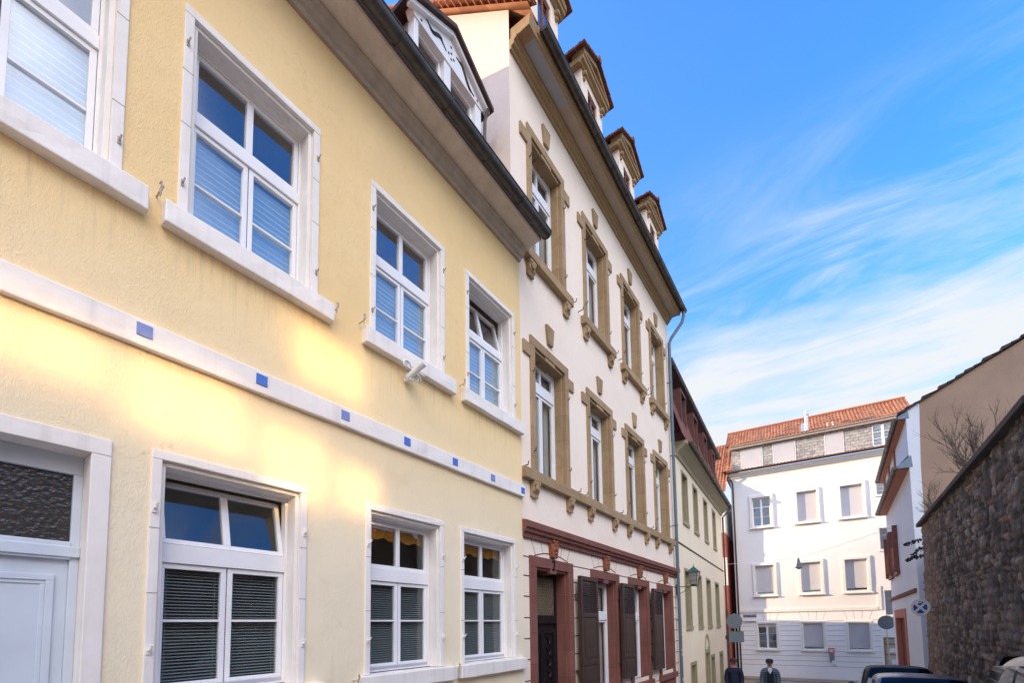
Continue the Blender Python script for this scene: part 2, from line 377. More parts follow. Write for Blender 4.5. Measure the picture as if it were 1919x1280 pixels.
# ------------------------------------------------------------------ mesh helpers
class MB:
    def __init__(s): s.v = []; s.f = []; s.mi = []; s.cur = 0; s.T = None
    def add(s, vs, fs):
        o = len(s.v)
        s.v += [tuple(s.T @ Vector(p)) if s.T else tuple(p) for p in vs]
        for f in fs: s.f.append([o + i for i in f]); s.mi.append(s.cur)
    def box(s, x0, x1, y0, y1, z0, z1):
        s.add([(x0, y0, z0), (x1, y0, z0), (x1, y1, z0), (x0, y1, z0), (x0, y0, z1), (x1, y0, z1), (x1, y1, z1), (x0, y1, z1)],
              [(0, 3, 2, 1), (4, 5, 6, 7), (0, 1, 5, 4), (1, 2, 6, 5), (2, 3, 7, 6), (3, 0, 4, 7)])
        return s
    def quad(s, a, b, c, d): s.add([a, b, c, d], [(0, 1, 2, 3)]); return s
    def sweep(s, prof, x0, x1):            # closed (y,z) profile pushed along x
        n = len(prof)
        s.add([(x0, y, z) for y, z in prof] + [(x1, y, z) for y, z in prof],
              [(i, (i + 1) % n, n + (i + 1) % n, n + i) for i in range(n)] + [tuple(range(n - 1, -1, -1)), tuple(range(n, 2 * n))])
        return s
    def poly(s, pts, y0, y1):              # (x,z) outline pushed along y
        n = len(pts)
        s.add([(x, y0, z) for x, z in pts] + [(x, y1, z) for x, z in pts],
              [tuple(range(n)), tuple(range(2 * n - 1, n - 1, -1))] + [(i, n + i, n + (i + 1) % n, (i + 1) % n) for i in range(n)])
        return s
    def plan(s, pts, z0, z1):              # (x,y) outline pushed along z
        n = len(pts)
        s.add([(x, y, z0) for x, y in pts] + [(x, y, z1) for x, y in pts],
              [tuple(range(n - 1, -1, -1)), tuple(range(n, 2 * n))] + [(i, (i + 1) % n, n + (i + 1) % n, n + i) for i in range(n)])
        return s
    def tube(s, pts, r, n=8, caps=True):
        pts = [Vector(p) for p in pts]; rs = r if isinstance(r, (list, tuple)) else [r] * len(pts)
        vs = []; fs = []
        for i, p in enumerate(pts):
            d = (pts[min(i + 1, len(pts) - 1)] - pts[max(i - 1, 0)]).normalized()
            a = d.orthogonal().normalized() if i == 0 else (a - d * a.dot(d)).normalized()
            b = d.cross(a)
            for k in range(n):
                t = 2 * math.pi * k / n; vs.append(p + (a * math.cos(t) + b * math.sin(t)) * rs[i])
        for i in range(len(pts) - 1):
            for k in range(n):
                fs.append((i * n + k, i * n + (k + 1) % n, (i + 1) * n + (k + 1) % n, (i + 1) * n + k))
        if caps: fs.append(tuple(range(n - 1, -1, -1))); fs.append(tuple(range((len(pts) - 1) * n, len(pts) * n)))
        s.add(vs, fs); return s
    def lathe(s, prof, c=(0, 0, 0), n=16, axis='z'):
        vs = []; fs = []
        for r, h in prof:
            for k in range(n):
                t = 2 * math.pi * k / n
                p = (r * math.cos(t), r * math.sin(t), h)
                if axis == 'y': p = (r * math.cos(t), h, r * math.sin(t))
                if axis == 'x': p = (h, r * math.cos(t), r * math.sin(t))
                vs.append((p[0] + c[0], p[1] + c[1], p[2] + c[2]))
        for i in range(len(prof) - 1):
            for k in range(n): fs.append((i * n + k, i * n + (k + 1) % n, (i + 1) * n + (k + 1) % n, (i + 1) * n + k))
        fs.append(tuple(range(n - 1, -1, -1))); fs.append(tuple(range((len(prof) - 1) * n, len(prof) * n)))
        s.add(vs, fs); return s
    def frame(s, x0, x1, z0, z1, l, r, t, b, y0, y1):
        if t: s.box(x0, x1, y0, y1, z1 - t, z1)
        if b: s.box(x0, x1, y0, y1, z0, z0 + b)
        s.box(x0, x0 + l, y0, y1, z0 + b, z1 - t); s.box(x1 - r, x1, y0, y1, z0 + b, z1 - t); return s
    def rough_box(s, x0, x1, y0, y1, z0, z1, amp=.006, step=.12, seed=0):   # worn stone: edges wander a little
        n = max(2, int((x1 - x0) / step)); ring = []
        vs = []
        prof = [(y0, z0), (y0, (z0 + z1) / 2), (y0, z1), (y1, z1), (y1, z0)]
        for i in range(n + 1):
            x = x0 + (x1 - x0) * i / n
            for j, (y, z) in enumerate(prof):
                q = noise.noise_vector(Vector((x * 3.1 + seed, j * 7.7, seed * 1.3))) * amp
                vs.append((x + (q.x if 0 < i < n else q.x * .5), y + (q.y if y == y0 else 0), z + q.z))
        k = len(prof); fs = []
        for i in range(n):
            for j in range(k): fs.append((i * k + j, i * k + (j + 1) % k, (i + 1) * k + (j + 1) % k, (i + 1) * k + j))
        fs.append(tuple(range(k))); fs.append(tuple(range((n + 1) * k - 1, n * k - 1, -1)))
        s.add(vs, fs); return s
    def wall(s, x0, x1, z0, z1, holes, y=0.0):
        xs = sorted({x0, x1, *[h[0] for h in holes], *[h[1] for h in holes]}); zs = sorted({z0, z1, *[h[2] for h in holes], *[h[3] for h in holes]})
        xs = [x for x in xs if x0 <= x <= x1]; zs = [z for z in zs if z0 <= z <= z1]
        for i in range(len(xs) - 1):
            for j in range(len(zs) - 1):
                cx, cz = (xs[i] + xs[i + 1]) / 2, (zs[j] + zs[j + 1]) / 2
                if any(h[0] < cx < h[1] and h[2] < cz < h[3] for h in holes): continue
                s.quad((xs[i], y, zs[j]), (xs[i + 1], y, zs[j]), (xs[i + 1], y, zs[j + 1]), (xs[i], y, zs[j + 1]))
        return s
    def build(s, name, mat, parent=None, smooth=False, bevel=0.0):
        me = bpy.data.meshes.new(name); me.from_pydata(s.v, [], s.f)
        for mm in (mat if isinstance(mat, (list, tuple)) else [mat]): me.materials.append(M[mm] if isinstance(mm, str) else mm)
        if any(s.mi): me.polygons.foreach_set('material_index', s.mi)
        bm = bmesh.new(); bm.from_mesh(me); bmesh.ops.recalc_face_normals(bm, faces=bm.faces)
        if s.keep: pass
        bm.to_mesh(me); bm.free()
        if smooth:
            me.polygons.foreach_set('use_smooth', [True] * len(me.polygons))
        me.update()
        o = bpy.data.objects.new(name, me); C.objects.link(o)
        if smooth and smooth != 'all':
            try:
                for e in me.edges: pass
                me.set_sharp_from_angle(angle=R_(42))
            except Exception: pass
        if bevel:
            bv = o.modifiers.new('bevel', 'BEVEL'); bv.width = bevel; bv.segments = 2; bv.limit_method = 'ANGLE'; bv.angle_limit = R_(40)
        if parent:
            o.parent = parent
            if parent.type == 'EMPTY': o.location = (0, 0, -parent.location.z)
        return o
    keep = False
def thing(name, label, cat, loc, rotz=0., group=None):
    o = bpy.data.objects.new(name, None); C.objects.link(o); o.empty_display_size = .3
    o.location = loc; o.rotation_euler = (0, 0, R_(rotz)); return tag(o, label, cat, group)
def tag(o, label, cat, group=None):
    o['label'] = label; o['category'] = cat
    if group: o['group'] = group
    return o
def struct(o): o['kind'] = 'structure'; return o
def text_mesh(name, body, size, mat, parent, loc, rot, extrude=.002, width=None, align='CENTER'):
    cu = bpy.data.curves.new(name + '_curve', 'FONT'); cu.body = body; cu.size = size; cu.extrude = extrude; cu.align_x = align; cu.align_y = 'CENTER'
    tmp = bpy.data.objects.new(name + '_tmp', cu); C.objects.link(tmp)
    dg = bpy.context.evaluated_depsgraph_get(); me = bpy.data.meshes.new_from_object(tmp.evaluated_get(dg)); me.name = name
    bpy.data.objects.remove(tmp); bpy.data.curves.remove(cu)
    if width:
        xs = [v.co.x for v in me.vertices]; k = width / (max(xs) - min(xs))
        for v in me.vertices: v.co.x *= k
    me.materials.clear(); me.materials.append(M[mat])
    o = bpy.data.objects.new(name, me); C.objects.link(o)
    o.parent = parent; o.location = loc; o.rotation_euler = rot; return o

def gz(y):                                   # street level: falls away from the camera
    return -.08 * y if y < 16 else -1.28 - .0545 * (y - 16)

# ------------------------------------------------------------------ ground
def strip(name, xa, xb, y0, y1, dz, mat, n=60):
    b = MB()
    for i in range(n):
        a, c = y0 + (y1 - y0) * i / n, y0 + (y1 - y0) * (i + 1) / n
        b.quad((xa, a, gz(a) + dz), (xb, a, gz(a) + dz), (xb, c, gz(c) + dz), (xa, c, gz(c) + dz))
    return struct(b.build(name, mat))
strip('ground', -300, 300, -60, 36, -.03, 'earth')
g = MB(); g.quad((-300, 36, gz(36) - .03), (300, 36, gz(36) - .03), (300, 900, gz(36) - .03), (-300, 900, gz(36) - .03)); struct(g.build('far_ground', 'earth'))
strip('road', -4.0, 2.0, -20, 35.0, 0, 'asphalt')
def kerbed(name, xa, xb, y0, y1, mat):
    b = MB(); n = 56
    for i in range(n):
        a, c = y0 + (y1 - y0) * i / n, y0 + (y1 - y0) * (i + 1) / n
        for (x0, x1, za, zb) in ((xa, xb, .12, .12),):
            b.quad((x0, a, gz(a) + za), (x1, a, gz(a) + za), (x1, c, gz(c) + zb), (x0, c, gz(c) + zb))
        for x in (xa, xb): b.quad((x, a, gz(a) - .05), (x, a, gz(a) + .12), (x, c, gz(c) + .12), (x, c, gz(c) - .05))
    return struct(b.build(name, mat))
kerbed('pavement', -4.97, -4.13, -20, 32, 'pave'); kerbed('kerb', -4.13, -4.0, -20, 32, 'kerb')
b = MB(); b.box(-6.5, 9, 34.6, 36.6, gz(36) - .1, gz(36) + .14); struct(b.build('cross_pavement', 'pave'))

# ------------------------------------------------------------------ windows
def hook(parent, x, y, z, mat='pale_iron', s=1.0):
    b = MB(); b.tube([(x, y, z), (x, y - .035 * s, z), (x + .006, y - .05 * s, z + .03 * s)], .008 * s, 6); b.box(x - .012 * s, x + .012 * s, y - .012, y, z - .03 * s, z + .03 * s)
    return b.build('shutter_pin', mat, parent)
def holdback(parent, x, y, z):
    b = MB()
    b.tube([(x, y, z), (x, y - .10, z + .005)], .008, 6)
    b.tube([(x, y - .10, z - .05), (x, y - .105, z + .01), (x + .012, y - .115, z + .05), (x, y - .12, z + .085), (x - .012, y - .11, z + .06)], [.006, .012, .014, .012, .006], 6)
    return b.build('shutter_holdback', 'pale_iron', parent)
def pleats(x0, x1, z0, z1, y, pitch=.072):
    b = MB(); n = max(2, int((z1 - z0) / pitch)); prev = None
    for i in range(2 * n + 1):
        z = z0 + (z1 - z0) * i / (2 * n); yy = y + (.022 if i % 2 else 0)
        if prev: b.quad((x0, prev[0], prev[1]), (x1, prev[0], prev[1]), (x1, yy, z), (x0, yy, z))
        prev = (yy, z)
    return b
def venetian(x0, x1, z0, z1, y, pitch=.032, close=.35):
    b = MB(); n = int((z1 - z0) / pitch)
    for i in range(n):
        z = z0 + i * pitch
        b.add([(x0, y - .012, z), (x1, y - .012, z), (x1, y + .012, z + .022 * close + .004), (x0, y + .012, z + .022 * close + .004)], [(0, 1, 2, 3)])
    for xx in (x0 + .12 * (x1 - x0), x1 - .12 * (x1 - x0)): b.box(xx - .002, xx + .002, y - .014, y - .012, z0, z1)
    return b
def leaf(b, x0, x1, z0, z1, y0, y1, w=.05, bars=()):
    b.frame(x0, x1, z0, z1, w, w, w, w, y0, y1)
    for z in bars: b.box(x0 + w, x1 - w, y0 + .006, y1 - .006, z - .012, z + .012)
def glazing(win, x0, x1, z0, z1, y, zt0, zt1, bars, tilt=False, blind=None, glass='glass', w=.05, lower_split=True, top_split=True):
    """timber window between x0..x1, z0..z1: fixed frame, transom zt0..zt1, two casements below, two lights above"""
    fr = MB(); fw = .055
    fr.frame(x0, x1, z0, z1, fw, fw, fw, fw, y, y + .09)
    fr.box(x0 + fw, x1 - fw, y - .012, y + .09, zt0, zt1)
    fr.build('frame', 'white_wood', win, bevel=.004)
    cx = (x0 + x1) / 2; a, c = x0 + fw + .004, x1 - fw - .004
    zl, zh = z0 + fw + .004, zt0 - .004
    for (p, q) in ((a, cx - .006), (cx + .006, c)) if lower_split else ((a, c),):
        s = MB(); leaf(s, p, q, zl, zh, y + .012, y + .075, w, bars)
        so = s.build('casement', 'white_wood', win, bevel=.004)
        gl = MB(); gl.box(p + w - .01, q - w + .01, y + .042, y + .048, zl + w - .01, zh - w + .01); gl.build('pane', glass, so)
    gb = MB(); gb.sweep([(y - .006, zl - .03), (y + .01, zl - .03), (y + .01, zl + .012), (y - .002, zl + .006)], a, c); gb.build('drip_bar', 'grey_bar', win)
    T = None; zl2, zh2 = zt1 + .004, z1 - fw - .004
    s = MB(); gl = MB()
    if tilt:
        piv = Vector((0, y + .04, zl2)); T = Matrix.Translation(piv) @ Matrix.Rotation(R_(-13), 4, 'X') @ Matrix.Translation(-piv); s.T = T; gl.T = T
    s.frame(a, c, zl2, zh2, w, w, w, w, y + .012, y + .075)
    if top_split: s.box(cx - .035, cx + .035, y + .012, y + .075, zl2 + w, zh2 - w)
    so = s.build('top_light', 'white_wood', win, bevel=.004)
    gl.box(a + w - .01, c - w + .01, y + .042, y + .048, zl2 + w - .01, zh2 - w + .01); gl.build('pane', glass, so)
    if blind == 'pleat':
        pleats(a, c, zl, zl + (zh - zl) * .93, y + .082).build('blind', 'blind', win)
    if blind == 'slats':
        venetian(a + .02, cx - .02, zl, zh, y + .092).build('blind', 'slats', win); venetian(cx + .02, c - .02, zl, zh, y + .092).build('blind', 'slats', win)
    if blind == 'curtain':
        for (p, q) in ((a, a + .22), (c - .22, c)):
            b = MB(); n = 14; prev = None
            for i in range(n + 1):
                x = p + (q - p) * i / n; yy = y + .16 + .02 * math.sin(i * 1.9)
                if prev: b.quad((prev[0], prev[1], zl), (x, yy, zl), (x, yy, zh2), (prev[0], prev[1], zh2))
                prev = (x, yy)
            b.build('curtain', 'curtain', win, smooth='all')

# ------------------------------------------------------------------ yellow house
E_ = 1.6
H1 = thing('yellow_house', 'nearest yellow stucco house with white window surrounds and blue squares on its band', 'house', (-5, 0, gz(2) - .3), 90)
UP = [(-.40, 1.08), (1.50, 2.96), (3.73, 5.19), (5.72, 7.20)]
GF = [(1.39, 2.88), (3.70, 5.16), (5.56, 7.16)]
DOOR = (-.62, 1.11)
holes = [(a + .04, c - .04, 5.63, 7.83) for a, c in UP] + [(a + .04, c - .04, .97, 3.20) for a, c in GF] + [(DOOR[0] + .04, DOOR[1] - .04, -.4, 3.17)]
zb1 = H1.location.z
w1 = MB(); w1.wall(-2.6, 7.42, zb1, 9.25, holes, 0)
w1.add([(7.42, 0, zb1), (7.42, 10, zb1), (7.42, 10, 9.3), (7.42, 4.6, 14.4), (7.42, .2, 9.6), (7.42, 0, 9.25)], [(0, 1, 2, 3, 4, 5)])
w1.add([(-2.6, 0, zb1), (-2.6, 10, zb1), (-2.6, 10, 9.3), (-2.6, 4.6, 14.4), (-2.6, .2, 9.6), (-2.6, 0, 9.25)], [(5, 4, 3, 2, 1, 0)])
w1.quad((-2.6, 10, zb1), (7.42, 10, zb1), (7.42, 10, 9.3), (-2.6, 10, 9.3))
w1.quad((-2.6, 0, 4.4), (7.42, 0, 4.4), (7.42, 10, 4.4), (-2.6, 10, 4.4))     # floors keep the rooms dark
w1.quad((-2.6, 0, 8.9), (7.42, 0, 8.9), (7.42, 10, 8.9), (-2.6, 10, 8.9))
w1.quad((-2.6, 3.5, zb1), (7.42, 3.5, zb1), (7.42, 3.5, 8.9), (-2.6, 3.5, 8.9))
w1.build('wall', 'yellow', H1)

def h1_surround(name, a, c, z0, z1, lintel=.13, side=.12, seed=0, deep=.24):
    s = MB()
    s.rough_box(a, c, -.022, deep, z1 - lintel * .66, z1, .004, .1, seed)
    s.box(a + .0, a + side * .66, -.02, deep, z0, z1 - lintel * .66 - .001); s.box(c - side * .66, c, -.02, deep, z0, z1 - lintel * .66 - .001)
    # rebate for the lost shutters
    s.box(a + side * .66, c - side * .66, .028, deep, z1 - lintel, z1 - lintel * .66)
    s.box(a + side * .66, a + side, .028, deep, z0, z1 - lintel); s.box(c - side, c - side * .66, .028, deep, z0, z1 - lintel)
    o = s.build(name, 'white_stone', H1, bevel=.006)
    j = MB()
    for zj in (z0 + (z1 - z0) * (.30 + .06 * ((seed * 7) % 3)), z0 + (z1 - z0) * .68):
        for (p, q) in ((a, a + side * .66), (c - side * .66, c)): j.box(p - .001, q, -.0215, -.015, zj - .004, zj + .004)
    j.build('stone_joint', 'grime', o); return o
for i, (a, c) in enumerate(UP):
    win = h1_surround('window', a, c, 5.63, 7.87, .13, .13, i * 3.3)
    sl = MB(); sl.rough_box(a - .12, c + .18, -.115, .2, 5.40, 5.625, .010, .13, 11 + i); sl.build('sill', 'white_stone', win, bevel=.012)
    glazing(win, a + .10, c - .10, 5.635, 7.765, .20, 6.87, 7.00, (6.24,), tilt=(i == 3), blind='pleat')
    for x in (a + .03, c - .03):
        for z in (5.95, 7.45): hook(win, x, -.02, z)
    if i: holdback(win, a - .16, 0, 5.66)
    if i == 1: holdback(win, c + .21, 0, 5.58)
for i, (a, c) in enumerate(GF):
    win = h1_surround('window', a, c, .97, 3.25, .13, .12, 20 + i * 3.3, .26)
    sl = MB(); sl.rough_box(a - .10, c + .20, -.12, .2, .755, .965, .008, .13, 31 + i); sl.build('sill', 'white_stone', win, bevel=.012)
    glazing(win, a + .09, c - .09, .975, 3.14, .20, 2.24, 2.42, (1.68,), tilt=(i == 0), blind='slats', glass='glass_old')
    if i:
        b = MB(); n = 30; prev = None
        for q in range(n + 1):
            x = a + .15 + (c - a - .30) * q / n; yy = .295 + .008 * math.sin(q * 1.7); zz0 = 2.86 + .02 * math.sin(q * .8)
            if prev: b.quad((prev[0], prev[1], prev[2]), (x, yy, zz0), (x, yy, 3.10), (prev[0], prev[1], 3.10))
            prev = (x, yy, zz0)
        b.build('reflection_strip', 'orange_reflection', win, smooth='all')  # sunlit reflection built as an orange sheet behind the panes
    for x in (a + .03, c - .03):
        for z in (1.42, 2.7): hook(win, x, -.02, z, 'white_stone', 1.4)
    holdback(win, a - .16, 0, .92)
# front door
b = MB(); b.rough_box(DOOR[0], DOOR[1], -.022, .30, 3.08, 3.22, .004, .1, 77)
b.box(DOOR[0], DOOR[0] + .13, -.02, .30, zb1 + .15, 3.079); b.box(DOOR[1] - .13, DOOR[1], -.02, .30, zb1 + .15, 3.079)
door = b.build('door', 'white_stone', H1, bevel=.006)
dx0, dx1 = DOOR[0] + .13, DOOR[1] - .13
b = MB(); b.frame(dx0, dx1, -.2, 3.08, .06, .06, .16, .05, .20, .30); b.box(dx0 + .001, dx1 - .001, .17, .199, 2.21, 2.30); b.box(dx0 + .06, dx1 - .06, .185, .30, 2.19, 2.34); b.build('frame', 'door_paint', door, bevel=.006)
b = MB(); b.box(dx0 + .06, dx1 - .06, .235, .245, 2.34, 2.92); b.build('transom_pane', 'glass_rib', door)
b = MB(); b.box(dx0 + .06, dx1 - .06, .23, .28, -.15, 2.19)
for (p, q, r, t) in ((dx0 + .16, dx1 - .14, 1.02, 2.06), (dx0 + .16, dx1 - .14, .0, .86)):
    b.frame(p, q, r, t, .05, .05, .05, .05, .212, .23); b.frame(p + .05, q - .05, r + .05, t - .05, .03, .03, .03, .03, .221, .23)
b.build('door_leaf', 'door_paint', door, bevel=.005)
# band with painted squares
b = MB(); b.rough_box(-2.6, 7.42, -.065, .02, 4.14, 4.385, .006, .2, 5); b.build('band_course', 'white_stone', H1, bevel=.012)
for k, x in enumerate((-.80, .22, 1.28, 2.305, 3.335, 4.355, 5.375, 6.375, 7.345)):
    b = MB(); b.box(x - .058, x + .058, -.0745, -.06, 4.237 - .004 * k, 4.350 - .004 * k); b.build('blue_square', ('blue_tile', 'blue_faded')[k in (2, 4, 7)], H1)
# eaves
def sweep_part(name, prof, x0, x1, mat, root, bevel=0): return MB().sweep(prof, x0, x1).build(name, mat, root, bevel=bevel)
sweep_part('cornice', [(0.01, 9.13), (-.05, 9.13), (-.07, 9.18), (-.12, 9.20), (-.15, 9.27), (-.20, 9.30), (-.20, 9.345), (.01, 9.345)], -2.6, 7.42, 'brown_eave', H1, .004)
sweep_part('soffit', [(.01, 9.345), (-.20, 9.345), (-.21, 9.35), (-.50, 9.385), (-.50, 9.44), (.01, 9.44)], -2.6, 7.46, 'beige_eave', H1)
sweep_part('fascia', [(-.50, 9.372), (-.53, 9.372), (-.53, 9.58), (-.50, 9.58)], -2.6, 7.46, 'brown_eave', H1)
def gutter(root, x0, x1, y, z, r, mat='zinc', joints=1.0, name='gutter'):
    n = 12; o = []; i_ = []
    for k in range(n + 1):
        t = math.pi + math.pi * k / n
        o.append((y + r * math.cos(t), z + r * math.sin(t))); i_.append((y + (r - .008) * math.cos(t), z + (r - .008) * math.sin(t)))
    prof = o + i_[::-1]
    b = MB(); m_ = len(prof)
    vs = [(x0, p, q) for p, q in prof] + [(x1, p, q) for p, q in prof]
    fs = [(i, (i + 1) % m_, m_ + (i + 1) % m_, m_ + i) for i in range(m_)]
    b.add(vs, fs)
    for xe in (x0, x1): b.add([(xe, p, q) for p, q in o], [tuple(range(n + 1))])
    b.tube([(x0, y - r, z + .006), (x1, y - r, z + .006)], .013, 8)
    x = x0 + .6 * joints
    while x < x1:
        ring = [(x + .0, y + (r + .006) * math.cos(math.pi + math.pi * k / n), z + (r + .006) * math.sin(math.pi + math.pi * k / n)) for k in range(n + 1)]
        b.tube(ring, .008, 5); x += joints
    return b.build(name, mat, root, smooth=True)
gutter(H1, -2.6, 7.50, -.645, 9.47, .105, joints=.95)
b = MB(); b.add([(-2.6, -.52, 9.60), (7.45, -.52, 9.60), (7.45, 4.6, 15.0), (-2.6, 4.6, 15.0), (-2.6, 9.8, 9.6), (7.45, 9.8, 9.6)], [(0, 1, 2, 3), (3, 2, 5, 4)])
b.build('roof', 'tile', H1)
# dormer with fretted gable
DX0, DX1, DY = 4.89, 6.70, .40
b = MB(); cx = (DX0 + DX1) / 2
for (p, q) in ((DX0, DX0 + .10), (5.63, 5.80), (DX1 - .18, DX1)): b.box(p, q, DY, DY + .16, 10.2, 12.131)
b.poly([(DX0 - .02, 12.13), (DX1 + .02, 12.13), (DX1 + .08, 12.24), (cx, 12.74), (DX0 - .08, 12.24)], DY - .02, DY + .14)
b.box(DX0, DX1, DY, DY + .16, 9.9, 10.2)
dm = b.build('dormer', 'white_wood', H1, bevel=.006)
for s_ in (1, -1):
    x1_ = cx + s_ * 1.06
    b = MB(); p = [(cx, 12.70), (x1_, 12.14), (x1_, 12.235), (cx, 12.80)]; b.poly(p, DY - .10, DY + .02); b.build('barge_board', 'white_wood', dm, bevel=.01)
    b = MB(); p = [(cx, 12.804), (cx + s_ * 1.12, 12.206), (cx + s_ * 1.12, 12.29), (cx, 12.89)]; b.poly(p, DY - .17, 3.4); b.build('dormer_roof', 'dark_tile', dm)
for sx in (DX0 + .01, DX1 - .03):
    b = MB(); b.add([(sx, DY + .02, 9.9), (sx, 2.9, 12.2), (sx, DY + .02, 12.2), (sx + .02, DY + .02, 9.9), (sx + .02, 2.9, 12.2), (sx + .02, DY + .02, 12.2)], [(0, 1, 2), (5, 4, 3), (0, 3, 4, 1), (1, 4, 5, 2), (2, 5, 3, 0)]); b.build('slate_cheek', 'slate', dm)
for (p, q) in ((DX0 + .10, 5.63), (5.80, DX1 - .18)):
    f = MB(); f.frame(p, q, 10.2, 12.13, .06, .06, .06, .06, DY + .10, DY + .17); f.box(p + .06, q - .06, DY + .11, DY + .16, 11.55, 11.61); fo = f.build('sash', 'white_wood', dm, bevel=.004)
    f = MB(); f.box(p + .05, q - .05, DY + .135, DY + .14, 10.25, 12.08); f.build('pane', 'glass', dm)
# cut-out scrolls read as dark strokes
def scroll(parent, cx_, cz_, flip):
    b = MB(); pts = []
    for i in range(31):                                   # a lying S with curled ends
        t = i / 30; x = (t - .5) * .50; z = .085 * math.sin(t * 2 * math.pi) * 1.1
        if t < .2: x += .05 * math.sin((.2 - t) / .2 * 3.4); z += .05 * (1 - math.cos((.2 - t) / .2 * 3.0)) * .5
        if t > .8: x -= .05 * math.sin((t - .8) / .2 * 3.4); z -= .05 * (1 - math.cos((t - .8) / .2 * 3.0)) * .5
        pts.append((cx_ + flip * x, DY - .0225, cz_ + z - abs(x) * .0 - flip * x * flip * .0 + (-.34 * (flip * x) if flip > 0 else .34 * (-x) * -1)))
    b.tube(pts, [.011 + .021 * math.sin(math.pi * i / 30) for i in range(31)], 6); return b.build('fretwork_scroll', 'door_dark', parent)
scroll(dm, cx - .40, 12.34, -1); scroll(dm, cx + .40, 12.34, 1)
for (xx, zz) in ((cx, 12.28), (cx, 12.40), (cx, 12.53), (cx - .76, 12.20), (cx + .76, 12.20), (cx - .07, 12.34), (cx + .07, 12.34)):
    b = MB(); b.lathe([(.001, -.006), (.022, -.006), (.022, .004), (.001, .004)], (xx, DY - .021, zz), 8, 'y'); b.build('fretwork_hole', 'door_dark', dm)
b = MB(); b.tube([(DX1 + .1, DY - .1, 12.2), (DX1 + .1, DY - .02, 12.0), (DX1 + .06, DY - .02, 10.4)], .035, 8); b.build('dormer_downpipe', 'zinc', dm, smooth=True)
# old flagpole holder under the third upper window
b = MB(); hx, hz = 4.38, 5.33
b.tube([(hx - .02, -.08, hz - .10), (hx + .02, -.36, hz + .05)], .045, 12); b.tube([(hx + .005, -.30, hz + .015), (hx + .021, -.365, hz + .052)], .054, 12)
for s_, dz in ((-1, .05), (1, -.07)):
    pts = []
    for i in range(22):
        a = i / 21 * 2.3 * math.pi; r = .10 * (1 - i / 30); pts.append((hx + s_ * .09 + r * math.cos(a) * .9, -.13, hz + dz + r * math.sin(a) * .8))
    b.tube(pts, .011, 6)
b.tube([(hx - .16, -.14, hz + .02), (hx + .18, -.2, hz - .02)], .012, 6); b.box(hx - .03, hx + .03, -.14, 0, hz - .14, hz - .02)
b.build('flagpole_holder', 'white_paint', H1, smooth=True)

# ------------------------------------------------------------------ cream house with tan sandstone trim
H2 = thing('cream_house', 'tall cream house with tan window surrounds, red stone ground floor and number 2', 'house', (-5.04, 0, gz(13) - .6), 90)
zb2 = H2.location.z
CXS = [8.66, 11.35, 14.03, 16.68]
HW = .67
holes = [(x - HW - .02, x + HW + .02, 9.6, 12.58) for x in CXS] + [(x - HW - .02, x + HW + .02, 4.75, 7.66) for x in CXS] + [(x - .70, x + .70, -.1, 2.80) for x in (11.43, 14.0, 16.68)] + [(7.90, 9.32, zb2, 2.80)]
X0, X1 = 7.22, 18.22
b = MB(); b.wall(X0, X1, zb2, 14.0, holes, 0); b.build('wall', 'cream', H2)
b = MB()
gab = [(0, zb2), (12, zb2), (12, 13.9), (6.2, 19.62), (0, 14.74)]
b.add([(X0, y, z) for y, z in gab], [tuple(range(5))]); b.add([(X1, y, z) for y, z in gab], [tuple(range(5))])
b.quad((X0, 12, zb2), (X1, 12, zb2), (X1, 12, 14), (X0, 12, 14))
for z in (3.9, 8.9, 13.6): b.quad((X0, 0.0, z), (X1, 0, z), (X1, 12, z), (X0, 12, z))
b.quad((X0, 3.5, zb2), (X1, 3.5, zb2), (X1, 3.5, 13.6), (X0, 3.5, 13.6))
b.build('gable_wall', 'cream_gable', H2)
def tan_window(cx, z0, z1, sill):
    ow = .84
    s = MB()
    s.box(cx - ow, cx + ow, -.045, .30, z1, z1 + .20)
    for sx in (-1, 1):
        p, q = sorted((cx + sx * HW, cx + sx * ow)); s.box(p, q, -.045, .30, z0, z1 - .001)
        p, q = sorted((cx + sx * ow, cx + sx * 1.11)); s.box(p + (.0015 if sx > 0 else 0), q - (.0015 if sx < 0 else 0), -.045, .05, z1 - .30, z1 - .03)
        p, q = sorted((cx + sx * HW, cx + sx * (HW - .05))); s.box(p, q, .05, .30, z0, z1 - .001)
    # stepped lintel underside
    for sx in (-1, 1):
        p, q = sorted((cx + sx * .22, cx + sx * (HW - .05))); s.box(p, q, -.0, .30, z1 - .065, z1 - .001)
    s.box(cx - .22, cx + .22, -.03, .30, z1 - .10, z1 - .001)
    win = s.build('window', 'tan', H2, bevel=.008)
    k = MB(); k.poly([(cx - .10, z1 + .36), (cx + .10, z1 + .36), (cx + .17, z1 + .80), (cx - .17, z1 + .80)], -.06, .02); k.build('keystone', 'tan', win, bevel=.01)
    if sill:
        k = MB(); k.rough_box(cx - 1.02, cx + 1.02, -.15, .28, z0 - .22, z0 - .003, .003, .2, cx); k.build('sill', 'tan', win, bevel=.012)
    glazing(win, cx - HW + .05, cx + HW - .05, z0, z1 - .06, .24, z0 + 2.05, z0 + 2.26, (), blind='curtain', w=.06)
    for sx in (-1, 1):
        for zz in (z0 + .45, z1 - .60):
            k = MB(); k.tube([(cx + sx * (ow - .06), -.045, zz), (cx + sx * (ow - .06), -.09, zz), (cx + sx * (ow - .06), -.10, zz + .06)], .012, 6); k.build('shutter_pin', 'iron', win)
        k = MB(); k.tube([(cx + sx * 1.16, 0, z0 + .02), (cx + sx * 1.16, -.14, z0 + .03), (cx + sx * 1.16, -.15, z0 + .10)], .012, 6); k.build('shutter_holdback', 'iron', win)
    return win
